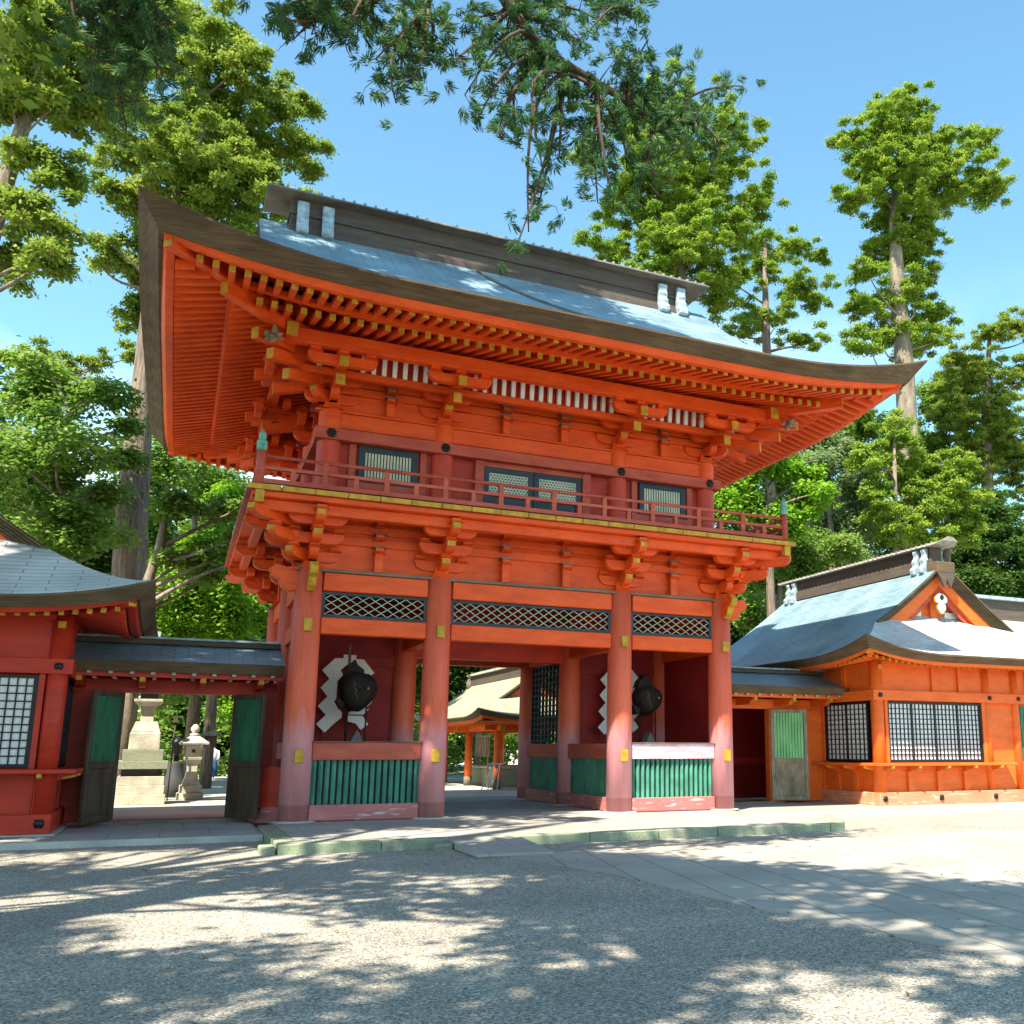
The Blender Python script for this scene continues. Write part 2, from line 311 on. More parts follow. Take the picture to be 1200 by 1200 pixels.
    def taper(s, cx, cy, z, wt, wb, h, m, topm=None): # bearing block: narrow at the foot
        a, b = wb/2, wt/2; h1 = h*.5
        s.hex([(cx-a, cy-a, z), (cx+a, cy-a, z), (cx+a, cy+a, z), (cx-a, cy+a, z), (cx-b, cy-b, z+h1), (cx+b, cy-b, z+h1), (cx+b, cy+b, z+h1), (cx-b, cy+b, z+h1)], m)
        s.box(cx-b, cx+b, cy-b, cy+b, z+h1, z+h, m, {1: topm} if topm else None)
        return s
    def build_each(s, name, parent=None, origin=None, bevel=0):      # one object per loose piece
        par = list(range(len(s.v)))
        def find(a):
            while par[a] != a: par[a] = par[par[a]]; a = par[a]
            return a
        for f in s.f:
            for b in f[1:]: par[find(b)] = find(f[0])
        groups = {}
        for i, f in enumerate(s.f): groups.setdefault(find(f[0]), []).append(i)
        out = []
        for fl in groups.values():
            q = MB(s.xf); q.mats = list(s.mats); mp = {}
            for i in fl:
                for j in s.f[i]:
                    if j not in mp: mp[j] = len(q.v); q.v.append(s.v[j])
                q.f.append([mp[j] for j in s.f[i]]); q.mi.append(s.mi[i]); q.sm.append(s.sm[i])
            out.append(q.build(name, parent, origin, True, bevel))
        return out
    def build(s, name, parent=None, origin=None, recalc=True, bevel=0):
        org = Vector(origin) if origin is not None else (WL[parent] if parent is not None else Vector((0, 0, 0)))
        vs = s.v; fs = s.f
        if s.xf:
            sg, ox, oy = s.xf; vs = [(sg*x+ox, y+oy, z) for x, y, z in vs]
            if sg < 0: fs = [list(reversed(f)) for f in fs]
        me = bpy.data.meshes.new(name); me.from_pydata([(x-org.x, y-org.y, z-org.z) for x, y, z in vs], [], fs)
        for m in s.mats: me.materials.append(M[m])
        me.polygons.foreach_set('material_index', s.mi); me.polygons.foreach_set('use_smooth', s.sm)
        if s.uv:
            ul = me.uv_layers.new(name='UVMap')
            for fi, u in s.uv.items():
                if s.xf and s.xf[0] < 0: u = list(reversed(u))
                ls = me.polygons[fi].loop_start
                for k, q in enumerate(u): ul.data[ls+k].uv = q
        if recalc and not s.uv:
            bm = bmesh.new(); bm.from_mesh(me); bmesh.ops.recalc_face_normals(bm, faces=bm.faces); bm.to_mesh(me); bm.free()
        o = bpy.data.objects.new(name, me); C.objects.link(o)
        if parent is not None: o.parent = parent; o.location = org-WL[parent]
        else: o.location = org
        WL[o] = org.copy()
        if bevel:
            bv = o.modifiers.new('edge', 'BEVEL'); bv.width = bevel; bv.segments = 1; bv.limit_method = 'ANGLE'; bv.angle_limit = R(50)
        return o
WL = {}
def tag(o, label, cat, group=None, kind=None):
    if label: o['label'] = label
    if cat: o['category'] = cat
    if group: o['group'] = group
    if kind: o['kind'] = kind
    return o
def thing(name, label, cat, loc=(0, 0, 0), group=None):
    o = bpy.data.objects.new(name, None); C.objects.link(o); o.location = loc; o.empty_display_size = .3; WL[o] = Vector(loc)
    return tag(o, label, cat, group)
def struct(o): o['kind'] = 'structure'; return o
def copy_tree(o, parent, loc=None, rotz=None, flipx=False):
    c = o.copy(); C.objects.link(c); c.parent = parent
    if loc is not None: c.location = Vector(loc)-WL[parent]
    if rotz is not None: c.rotation_euler = (0, 0, rotz)
    WL[c] = WL[parent]
    for ch in list(o.children):
        d = ch.copy(); C.objects.link(d); d.parent = c
    return c
rnd = random.Random(7)
# ------------------------------------------------------------------ hip and gable roof
class Roof:
    """ridge along local X; T maps local (x, y) to world (x, y)"""
    def __init__(s, T, L, Wd, z0, up, Q, a, b, g, inset, t0, t1, k=2.2):
        s.T, s.L, s.W, s.z0, s.up, s.Q, s.a, s.b, s.g, s.ins, s.t0, s.t1, s.k = T, L, Wd, z0, up, Q, a, b, g, inset, t0, t1, k
    def cz(s, q, d=0): return s.up*max(0, 1-q/s.Q)**s.k*math.exp(-d/1.6)
    def h(s, d): return s.a*d+s.b*d*d
    def w(s, x, y, z):
        X, Y = s.T(x, y); return (X, Y, z)
    def q(s, x, y):      # distance from the nearer corner along the eave
        return max(s.L-abs(x), s.W-abs(y))
    def ztop(s, x, y):
        d = min(s.L-abs(x), s.W-abs(y)); return s.z0+s.h(d)+s.cz(s.q(x, y), d)
    def ts(s, n): return [math.copysign(abs(t)**.75, t) for t in [(-1+2*i/n) for i in range(n+1)]]
    def surface(s, mb, m1, m2):
        sg = s.L-s.g; ss = sorted(set([sg*i/6 for i in range(7)]+[sg+(s.W-sg)*i/14 for i in range(15)]))
        for sd in (-1, 1):
            rows = []; uv = []
            acc = 0; pd = 0
            for d in ss:
                acc += math.hypot(d-pd, s.h(d)-s.h(pd)); pd = d
                xe = s.L-d if d < sg else s.g; row = []
                for t in s.ts(44):
                    x = xe*t; row.append(s.w(x, sd*(s.W-d), s.z0+s.h(d)+s.cz(s.L-abs(x), d))); uv.append((x, acc))
                rows.append(row if sd < 0 else row)
            mb.grid(rows, m1, uv)
            rows = []; uv = []; acc = 0; pd = 0
            for d in [(sg+.9)*i/9 for i in range(10)]:
                acc += math.hypot(d-pd, s.h(d)-s.h(pd)); pd = d; ye = s.W-d; row = []
                for t in s.ts(30):
                    y = ye*t; row.append(s.w(sd*(s.L-d), y, s.z0+s.h(d)+s.cz(s.W-abs(y), d))); uv.append((y, acc))
                rows.append(row)
            mb.grid(rows, m2, uv)
    def perim(s, n=40):
        P = []
        for t in s.ts(n)[:-1]: P.append((s.L*t, -s.W))
        for t in s.ts(n)[:-1]: P.append((s.L, s.W*t))
        for t in s.ts(n)[:-1]: P.append((-s.L*t, s.W))
        for t in s.ts(n)[:-1]: P.append((-s.L, -s.W*t))
        return P
    def inn(s, x, y, i): return (x*(s.L-i)/s.L, y*(s.W-i)/s.W)
    def ring(s, mb, profile, m, n=40, smooth=False):     # profile: list of (inset, z fn of (q factor 0..1))
        P = s.perim(n); P.append(P[0]); rows = []
        for i, zf in profile:
            row = []
            for x, y in P:
                c = max(0, 1-s.q(x, y)/s.Q)**s.k
                X, Y = s.inn(x, y, i); row.append(s.w(X, Y, zf(c)))
            rows.append(row)
        mb.grid(rows, m, None, smooth)
    def eave(s, mb, m, lip='roof'):
        top = lambda c: s.z0+s.up*c
        bot = lambda c: s.z0+s.up*c-s.t0-s.t1*c
        s.ring(mb, [(0, lambda c: top(c)+.012), (.0, lambda c: top(c)-.03), (s.ins*.5, lambda c: (top(c)+bot(c))/2), (s.ins, bot), (s.ins+.5, lambda c: bot(c)+.06)], m)
    def verge(s, mb, sd, th=.34, layers=4, m='bark_eave', wid=.5, sides=(-1, 1)):
        sg = s.L-s.g
        for sy in sides:
            for k in range(layers):
                za, zb = -th*k/layers, -th*(k+1)/layers; xo = s.g-.05*k+.02; rows = [[], [], [], []]
                for i in range(19):
                    d = sg-.2+(s.W-sg+.2)*i/18; y = sy*(s.W-d); z = s.z0+s.h(d)-.02+s.cz(s.L-s.g, d)
                    rows[0].append(s.w(sd*(xo-wid), y, z+za)); rows[1].append(s.w(sd*xo, y, z+za)); rows[2].append(s.w(sd*xo, y, z+zb+.012)); rows[3].append(s.w(sd*(xo-wid), y, z+zb+.012))
                mb.grid(rows, m, None, False)
    def hafu(s, mb, sd, x, za, zb, th, m):
        sg = s.L-s.g
        for sy in (-1, 1):
            rows = [[], [], [], [], []]
            for i in range(19):
                d = sg-.1+(s.W-sg+.1)*i/18; y = sy*(s.W-d); z = s.z0+s.h(d); wv = zb*(1+.25*(1-i/18))
                for k, (xx, zz) in enumerate(((x, za), (x, wv), (x-th, wv), (x-th, za), (x, za))): rows[k].append(s.w(sd*xx, y, z+zz))
            mb.grid(rows, m, None, False)

# ------------------------------------------------------------------ setting: ground, paving
def sheet(name, poly, z, m, thick=0):
    mb = MB(); k = len(poly); mb.add([(x, y, z) for x, y in poly], [tuple(range(k))], m)
    if thick:
        mb.add([(x, y, z) for x, y in poly]+[(x, y, z-thick) for x, y in poly], [(i, k+i, k+(i+1) % k, (i+1) % k) for i in range(k)], m)
    return struct(mb.build(name))
sheet('gravel_ground', [(-900, -900), (900, -900), (900, 900), (-900, 900)], 0, 'gravel')
sheet('stone_path', [(-2.62, -5.95), (-1.9, -8.5), (-1.62, -12), (-1.0, -15.5), (-.4, -34), (4.2, -34), (2.2, -12.4), (2.7, -10.6), (9, -10.2), (22, -10.6), (22, -6.3), (4, -5.75), (-1.4, -5.95)], .012, 'paving', .03)
mb = MB(); mb.hex([(-2.95, -6.25, .004), (-1.75, -6.25, .004), (-1.75, -4.55, .004), (-2.95, -4.55, .004), (-2.95, -6.25, .05), (-1.75, -6.25, .05), (-1.75, -4.55, .155), (-2.95, -4.55, .155)], 'deck'); struct(mb.build('ramp_slab', bevel=.012))
# platform under the gate, its granite kerb, the side walks and the rear court
mb = MB(); mb.box(-5.25, 4.9, -4.3, 8.2, .0, .15, 'deck'); struct(mb.build('gate_platform'))
mb = MB(); x = -5.3
while x < 4.9:
    w_ = 1.05+rnd.random()*.7; x1 = min(4.95, x+w_); y_ = rnd.uniform(-.008, .008)
    mb.box(x+.006, x1-.006, -4.62+y_, -4.304, -.02, .156+rnd.uniform(-.004, .004), 'stone_moss'); x = x1
mb.box(-5.56, -5.254, -4.62, -.6, -.02, .153, 'stone_moss'); mb.box(4.906, 5.2, -4.3, -3.0, -.02, .153, 'stone_moss')
struct(mb.build('platform_kerb', bevel=.015))
mb = MB(); mb.box(-3.25, -2.97, -4.98, -4.63, -.02, .1, 'stone_moss'); mb.box(-5.8, -5.58, -4.55, -4.0, -.02, .11, 'stone_moss'); struct(mb.build('kerb_end_stone', bevel=.02))
mb = MB(); mb.box(-30, -5.57, -2.0, 3.0, 0, .1, 'walk'); mb.box(5.21, 40, -1.5, 3.0, 0, .12, 'deck'); mb.box(4.92, 5.2, -2.98, 3, 0, .12, 'deck'); struct(mb.build('side_pavement'))
mb = MB(); mb.box(-30, -5.57, -2.16, -2.004, -.02, .105, 'stone'); mb.box(5.21, 40, -1.66, -1.504, -.02, .125, 'stone'); struct(mb.build('pavement_kerb', bevel=.01))
sheet('rear_court', [(-60, 8.24), (60, 8.24), (60, 80), (-60, 80)], .05, 'earth'); sheet('rear_court', [(-60, 3.02), (-5.57, 3.02), (-5.57, 8.22), (-60, 8.22)], .045, 'earth'); sheet('rear_court', [(5.21, 3.02), (60, 3.02), (60, 8.22), (5.21, 8.22)], .045, 'earth')

# ------------------------------------------------------------------ the two storey gate
G = thing('tower_gate', 'tall two storey vermilion shrine gate with balcony and sweeping blue grey roof in the middle', 'gate', (0, 3.17, 0))
BX = [-4.87, -2.165, 2.165, 4.87]; DY = [0, 3.17, 6.34]
# pillars
mb = MB(); mb.tube([(BX[0], 0, .17), (BX[0], 0, 2.5), (BX[0], 0, 5.2)], [.295, .29, .27], 'pillar', 28); p0 = mb.build('pillar', G, (BX[0], 0, 0))
for zf in (1.42, 4.02):
    f = MB(); f.box(BX[0]-.085, BX[0]+.085, -.335, -.255, zf-.13, zf+.13, 'ochre'); f.build('gold_plate', p0, (BX[0], 0, 0), bevel=.01)
pl = {}
for iy, y in enumerate(DY):
    for x in BX:
        if iy == 1 and abs(x) < 0: continue
        pl[x, y] = p0 if (x == BX[0] and y == 0) else copy_tree(p0, G, (x, y, 0))
mb = MB()
for x in BX:
    for y in DY: mb.lathe((x, y, .15), [(.42, 0), (.42, .015), (.36, .03)], 'stone', 20)
mb.build_each('foundation_stones', G)
# front and rear bay fittings
def bay(x0, x1, y, low, name=''):
    xa, xb = x0+.27, x1-.27
    mb = MB(); mb.box(xa, xb, y-.13, y+.13, 3.87, 4.21, 'vermilion'); mb.box(xa, xb, y-.15, y+.15, 4.76, 5.14, 'vermilion'); mb.build_each('tie_beam', G, bevel=.015)
    # lattice transom
    fr = MB()
    for a, b, c, d in ((xa, xb, 4.22, 4.28), (xa, xb, 4.69, 4.75), (xa, xa+.06, 4.28, 4.69), (xb-.06, xb, 4.28, 4.69)): fr.box(a, b, y-.07, y+.07, c, d, 'navy')
    f = fr.build('transom_frame', G)
    lt = MB(); n = max(1, round((xb-xa-.12)/.25)); w = (xb-xa-.12)/n; X0 = xa+.06
    for dirn in (1, -1):
        for k in range(-4, n+4):
            # diagonals rising .41 over 1.5 cells
            xs, xe, zs, ze = X0+k*w, X0+(k+2.5)*w, 4.28, 4.69
            if dirn < 0: xs, xe = X0+(n-k)*w, X0+(n-k-2.5)*w
            def clip(xl, xs, xe, zs, ze):
                t = (xl-xs)/(xe-xs); return zs+t*(ze-zs)
            lo, hi = X0, X0+n*w
            a, b = (xs, zs), (xe, ze)
            if max(xs, xe) <= lo+.01 or min(xs, xe) >= hi-.01: continue
            if a[0] < lo: a = (lo, clip(lo, xs, xe, zs, ze))
            if a[0] > hi: a = (hi, clip(hi, xs, xe, zs, ze))
            if b[0] < lo: b = (lo, clip(lo, xs, xe, zs, ze))
            if b[0] > hi: b = (hi, clip(hi, xs, xe, zs, ze))
            yy = y-.04-(.012 if dirn > 0 else 0)
            lt.rod((a[0], yy, a[1]), (b[0], yy, b[1]), .016, 'lattice')
    lt.build('lattice', f)
    if low:
        mb = MB(); mb.box(xa, xb, y-.16, y+.16, .16, .47, 'sill'); mb.build('sill_beam', G, bevel=.02)
        mb = MB(); mb.box(xa, xb, y-.15, y+.15, 1.34, 1.69, 'faded_red' if x0 < 0 else 'rail_pale'); mb.box(xa-.02, xb+.02, y-.19, y+.19, 1.691, 1.71, 'slate'); mb.build('rail_beam', G, bevel=.015)
        ln = MB(); n = 17
        for k in range(n):
            x = xa+(k+.5)*(xb-xa)/n; ln.prism([(-.042, -.035), (0, -.07), (.042, -.035), (.042, .03), (-.042, .03)], (x, y-.02, .905), (1, 0, 0), (0, 1, 0), .87, 'green')
        ln.box(xa, xb, y+.03, y+.06, .47, 1.34, 'black'); ln.build('green_louver', G)
for y in (0, 6.34):
    bay(BX[0], BX[1], y, True); bay(BX[1], BX[2], y, False); bay(BX[2], BX[3], y, True)
# side walls and passage walls (along y)
def ybay(x, y0, y1, kind):
    ya, yb = y0+.27, y1-.27
    mb = MB(); mb.box(x-.13, x+.13, ya, yb, 3.87, 4.21, 'vermilion'); mb.box(x-.15, x+.15, ya, yb, 4.76, 5.14, 'vermilion'); mb.box(x-.14, x+.14, ya, yb, .17, .47, 'sill'); mb.box(x-.13, x+.13, ya, yb, 1.34, 1.69, 'faded_red'); mb.build_each('tie_beam', G)
    mb = MB()
    if kind == 'wall':
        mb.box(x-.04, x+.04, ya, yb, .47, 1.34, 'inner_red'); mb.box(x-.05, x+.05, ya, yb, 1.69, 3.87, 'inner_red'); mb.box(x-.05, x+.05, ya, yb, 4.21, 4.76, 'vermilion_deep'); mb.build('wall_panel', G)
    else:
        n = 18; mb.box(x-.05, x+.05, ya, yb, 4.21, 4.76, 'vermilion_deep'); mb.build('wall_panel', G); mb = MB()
        for k in range(n):
            y = ya+(k+.5)*(yb-ya)/n; mb.box(x-.05, x+.05, y-.045, y+.045, .47, 1.34, 'green')
        mb.box(x-.012, x+.012, ya, yb, .47, 1.34, 'black'); mb.build('green_louver', G)
        if kind == 'lattice':
            mb = MB(); n = 9
            for k in range(n+1):
                y = ya+.05+k*(yb-ya-.1)/n; mb.box(x-.035, x+.035, y-.03, y+.03, 1.72, 3.85, 'navy')
            for k in range(14):
                z = 1.78+k*.157; mb.box(x-.02, x+.02, ya, yb, z-.02, z+.02, 'navy')
            mb.build('lattice_window', G)
for x in (BX[0], BX[3]): ybay(x, 0, 3.17, 'wall'); ybay(x, 3.17, 6.34, 'wall')
for x in (BX[1], BX[2]): ybay(x, 0, 3.17, 'open'); ybay(x, 3.17, 6.34, 'lattice')
mb = MB()
for a, b in ((BX[0], BX[1]), (BX[2], BX[3])):
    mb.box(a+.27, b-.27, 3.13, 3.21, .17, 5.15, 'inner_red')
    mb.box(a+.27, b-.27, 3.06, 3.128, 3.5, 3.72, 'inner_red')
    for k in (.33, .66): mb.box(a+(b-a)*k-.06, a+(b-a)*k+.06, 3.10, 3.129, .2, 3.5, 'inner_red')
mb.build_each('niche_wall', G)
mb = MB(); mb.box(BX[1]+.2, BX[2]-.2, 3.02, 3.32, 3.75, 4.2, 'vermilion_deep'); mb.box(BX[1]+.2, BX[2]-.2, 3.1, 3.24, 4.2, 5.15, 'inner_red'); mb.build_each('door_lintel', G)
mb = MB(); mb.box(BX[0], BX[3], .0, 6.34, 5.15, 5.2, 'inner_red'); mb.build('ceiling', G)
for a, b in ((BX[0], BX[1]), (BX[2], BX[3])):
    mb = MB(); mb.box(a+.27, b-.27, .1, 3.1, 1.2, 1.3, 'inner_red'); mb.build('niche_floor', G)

# brackets ------------------------------------------------------------
def arm_poly(x0, x1, h, r):          # side view of a bracket arm from x0 to x1, rounded under the tip
    P = [(x0, h), (x0, 0)]
    for i in range(6):
        a = i/5*math.pi/2; P.append((x1-r+r*math.sin(a), (r*.9)*(1-math.cos(a))))
    P.append((x1, h)); return P
def double_arm(half, h, r):
    P = []
    for i in range(6):
        a = (1-i/5)*math.pi/2; P.append((-half+r-r*math.sin(a), (r*.9)*(1-math.cos(a))))
    for i in range(6):
        a = i/5*math.pi/2; P.append((half-r+r*math.sin(a), (r*.9)*(1-math.cos(a))))
    P += [(half, h), (-half, h)]; return P
AW, AH, DZ = .19, .23, .31
def bracket(org, out, step, n=3, z0=0, tails=False, diag=False, lat=.58, lat_right=True):
    """bracket set on a column: out = horizontal unit vector it projects along"""
    ox, oy, oz = org; o = Vector(out); l_ = Vector((-o.y, o.x, 0))
    if not diag:
        mb = MB(); mb.taper(ox, oy, oz, .30, .44, .26, 'vermilion', 'slate')
    else:
        mb = MB(); mb.taper(ox, oy, oz, .31, .45, .265, 'vermilion', 'slate')
    B = mb.build('bracket_set', G, (ox, oy, oz))
    Z = oz+.16
    for k in range(n):
        z = Z+DZ*k; e = step*(k+1)+.13
        mb = MB(); mb.prism(arm_poly(-.15, e, AH, .2), (ox, oy, z), o, (0, 0, 1), AW-(.01 if diag else 0), 'vermilion')
        tip = Vector((ox, oy, z))+o*(e+.003); a = l_*(AW/2-.012); mb.add([tip-a+Vector((0, 0, .11)), tip+a+Vector((0, 0, .11)), tip+a+Vector((0, 0, AH-.01)), tip-a+Vector((0, 0, AH-.01))], [(0, 1, 2, 3)], 'ochre')
        mb.build('bracket_arm', B, (ox, oy, oz), bevel=.008)
        if not diag:
            c = Vector((ox, oy, z))+o*(step*k)
            mb = MB(); mb.prism(double_arm(lat, AH-.006, .22), c, l_, (0, 0, 1), AW-.012, 'vermilion'); mb.build('bracket_arm', B, (ox, oy, oz), bevel=.008)
            for q, e in ((c-l_*(lat-.12), .012), (c+l_*(lat-.12), .012), (c+o*step, .01)):
                mb = MB(); mb.taper(q.x, q.y, z+AH, .19, .28, DZ-AH+e, 'vermilion', 'slate'); mb.build('bearing_block', B, (ox, oy, oz))
        else:
            mb = MB(); q = Vector((ox, oy, z))+o*(step*(k+1)); mb.taper(q.x, q.y, z+AH, .19, .26, DZ-AH+.008, 'vermilion', 'slate'); mb.build('bearing_block', B, (ox, oy, oz))
    if tails and not diag:
        c = Vector((ox, oy, 9.29))+o*1.34
        mb = MB(); mb.prism(double_arm(.70, .2, .2), c, l_, (0, 0, 1), .17, 'vermilion'); mb.build('bracket_arm', B, (ox, oy, oz), bevel=.008)
        for t in (-.55, 0, .55): mb = MB(); q = c+l_*t; mb.taper(q.x, q.y, q.z+.2, .2, .29, .115, 'vermilion', 'slate'); mb.build('bearing_block', B, (ox, oy, oz))
    if tails:
        for k in range(2 if not diag else 3):
            mb = MB(); s0, s1 = -.1, (1.22, 1.60)[k] if not diag else (1.5, 2.0, 2.45)[k]; z1 = Z+.03+(.26 if not diag else .24)*k; 
            a = Vector((ox, oy, z1+.34))+o*s0; b = Vector((ox, oy, z1))+o*s1
            mb.beam(a, b, .185, .23, 'vermilion', 'ochre'); mb.build('tail_rafter', B, (ox, oy, oz), bevel=.006)
    return B
def rot_copy(B, loc, ang): return copy_tree(B, G, loc, ang)
S2 = math.sqrt(.5)
# lower (balcony) brackets: front, rear, sides, corners
ZL = 5.19
b0 = bracket((BX[1], 0, ZL), (0, -1, 0), .40)
rot_copy(b0, (BX[2], 0, ZL), 0)
bc = bracket((BX[0], 0, ZL), (0, -1, 0), .40); rot_copy(bc, (BX[3], 0, ZL), 0)
for x in BX: rot_copy(b0, (x, 6.34, ZL), math.pi)
for y in DY:
    rot_copy(b0, (BX[0], y, ZL), -math.pi/2); rot_copy(b0, (BX[3], y, ZL), math.pi/2)
bd = bracket((BX[0], 0, ZL), (-S2, -S2, 0), .565, diag=True)
rot_copy(bd, (BX[3], 0, ZL), math.pi/2); rot_copy(bd, (BX[3], 6.34, ZL), math.pi); rot_copy(bd, (BX[0], 6.34, ZL), -math.pi/2)
# carved noses on the corner pillars
for sx in (-1, 1):
    x = sx*4.87
    for d in ((0, -1, 0), (sx, 0, 0)):
        mb = MB(); o = Vector(d); base = Vector((x, 0, 4.74))+o*.24
        poly = [(0, 0), (.16, -.04), (.30, .05), (.36, .20), (.50, .26), (.56, .40), (.42, .52), (.22, .47), (0, .50)]
        mb.prism(poly, base, o, (0, 0, 1), .17, 'ochre', 'vermilion'); mb.build('carved_nose', G, bevel=.015)
# walls between the brackets: boards, rails, struts
def bracket_wall(x0, x1, y, z0, z1, along='x', sgn=-1, nst=1, mats=('vermilion', 'vermilion')):
    mb = MB()
    def bx(a, b, c, d, p, m):   # a..b along, projecting p outward, c..d height
        if along == 'x': mb.box(a, b, *sorted((y+sgn*-.06, y+sgn*p)), c, d, m)
        else: mb.box(*sorted((y+sgn*-.06, y+sgn*p)), a, b, c, d, m)
    bx(x0, x1, z0, z1, .02, mats[0])
    hh = (z1-z0)
    for f in (.50, .74): bx(x0, x1, z0+hh*f, z0+hh*f+.165, .10, mats[1])
    bx(x0, x1, z0+hh*.96, z0+hh*.96+.1, .14, mats[1])
    mb.build('bracket_wall', G)
    for k in range(nst):
        a = x0+(x1-x0)*(k+1)/(nst+1); mb = MB(); c = y+sgn*.15
        for q, (f, w) in enumerate(((0, .12), )):
            pass
        X, Y = (a, c) if along == 'x' else (c, a)
        wx, wy = (.085, .05) if along == 'x' else (.05, .085)
        mb.box(X-wx, X+wx, Y-wy, Y+wy, z0, z0+hh*.42, mats[1])
        for f in (.36, .62, .86):
            mb.taper(X, Y, z0+hh*f, .17, .25, .115, mats[1], 'slate'); e = .128; mb.box(X-e, X+e, Y-e, Y+e, z0+hh*f+.1155, z0+hh*f+.15, 'slate')  # grey strip paints in the dark weathered gap above each block
        mb.build('strut', G)
UX = [-4.63, -2.165, 2.165, 4.63]; UY0, UY1 = .25, 6.09
for y, sg in ((0, -1), (6.34, 1)):
    bracket_wall(BX[0], BX[1], y, 5.21, 6.32, 'x', sg, 1); bracket_wall(BX[1], BX[2], y, 5.21, 6.32, 'x', sg, 2); bracket_wall(BX[2], BX[3], y, 5.21, 6.32, 'x', sg, 1)
    mb = MB(); mb.box(BX[0]-.3, BX[3]+.3, y-.2, y+.2, 5.145, 5.20, 'slate'); mb.build('wall_plate', G)
for x, sg in ((BX[0], -1), (BX[3], 1)):
    bracket_wall(0, 3.17, x, 5.21, 6.32, 'y', sg, 1, ('vermilion_deep', 'vermilion')); bracket_wall(3.17, 6.34, x, 5.21, 6.32, 'y', sg, 1, ('vermilion_deep', 'vermilion'))
# balcony -------------------------------------------------------------
EX, EY0, EY1 = 6.27, -1.40, 7.74
mb = MB()
for (x0, x1, y0, y1) in ((-5.95, 5.95, -1.1, -.92), (-5.95, 5.95, 7.26, 7.44)): mb.box(x0, x1, y0, y1, 6.12, 6.33, 'vermilion')
for (x0, x1) in ((-5.95, -5.77), (5.77, 5.95)): mb.box(x0, x1, -.918, 7.258, 6.115, 6.325, 'vermilion')
mb.build_each('balcony_beam', G, bevel=.01)
mb = MB()
mb.box(-EX+.1, EX-.1, EY0+.1, EY0+.34, 6.335, 6.44, 'vermilion'); mb.box(-EX+.1, EX-.1, EY1-.34, EY1-.1, 6.335, 6.44, 'vermilion')
mb.box(-EX+.1, -EX+.34, EY0+.345, EY1-.345, 6.33, 6.45, 'vermilion'); mb.box(EX-.34, EX-.1, EY0+.345, EY1-.345, 6.33, 6.45, 'vermilion')
mb.build_each('edge_joist', G, bevel=.01)
mb = MB(); n = 20
for k in range(n):
    a = -EX+2*EX*k/n; mb.box(a+.008, a+2*EX/n-.008, EY0, .2, 6.445, 6.545, 'faded_red', {2: 'ochre'})
    mb.box(a+.008, a+2*EX/n-.008, 6.1, EY1, 6.445, 6.545, 'faded_red', {4: 'ochre'})
for k in range(10):
    a = .205+5.89*k/10
    mb.box(-EX, -4.6, a+.006, a+.583, 6.445, 6.545, 'faded_red', {5: 'faded_red'}); mb.box(4.6, EX, a+.006, a+.583, 6.445, 6.545, 'faded_red')
mb.build('balcony_floor', G)
mb = MB()
for sx in (-1, 1):
    for y in (EY0+.12, ): mb.box(sx*6.03-.08, sx*6.03+.08, EY0+.02, EY0+.16, 6.20, 6.437, 'ochre')
mb.build_each('corner_joist', G)
# balustrade: four rails with their stanchions, four corner posts
def balustrade(a, b, nseg):
    a = Vector(a); b = Vector(b); d = (b-a).normalized(); mb = MB(); n_ = Vector((d.y, -d.x, 0))
    mb.beam(a+Vector((0, 0, .06)), b+Vector((0, 0, .06)), .10, .09, 'faded_red')
    mb.beam(a+Vector((0, 0, .335)), b+Vector((0, 0, .335)), .085, .065, 'faded_red')
    mb.tube([a+Vector((0, 0, .60)), b+Vector((0, 0, .60))], .036, 'faded_red', 10)
    o = mb.build('balcony_rail', G)
    for k in range(1, nseg):
        p = a+(b-a)*k/nseg; m2 = MB(); h = .575 if k % 2 == 0 else .335; e = .05 if k % 2 == 0 else .046
        q = [p+d*sx*e+n_*sy*e for sx, sy in ((-1, -1), (1, -1), (1, 1), (-1, 1))]
        if (q[1]-q[0]).cross(q[2]-q[1]).z < 0: q.reverse()
        m2.hex([v+Vector((0, 0, .15)) for v in q]+[v+Vector((0, 0, h)) for v in q], 'faded_red'); m2.build('stanchion', o)
RZ = 6.546
balustrade((-6.05, -1.22, RZ), (6.05, -1.22, RZ), 20); balustrade((-6.05, 7.56, RZ), (6.05, 7.56, RZ), 20)
balustrade((-6.05, -1.22, RZ), (-6.05, 7.56, RZ), 14); balustrade((6.05, -1.22, RZ), (6.05, 7.56, RZ), 14)
mb = MB(); mb.tube([(-6.05, -1.22, RZ), (-6.05, -1.22, RZ+.72)], .085, 'faded_red', 18); cp = mb.build('corner_post', G, (-6.05, -1.22, RZ))
mb = MB(); mb.lathe((-6.05, -1.22, RZ+.70), [(.097, 0), (.10, .13), (.09, .14), (.105, .16), (.09, .20), (.06, .23), (.075, .28), (.068, .34), (.03, .40), (.004, .46)], 'verdigris', 18); mb.build('finial', cp, (-6.05, -1.22, RZ))
for p in ((6.05, -1.22), (6.05, 7.56), (-6.05, 7.56)): copy_tree(cp, G, (*p, RZ))
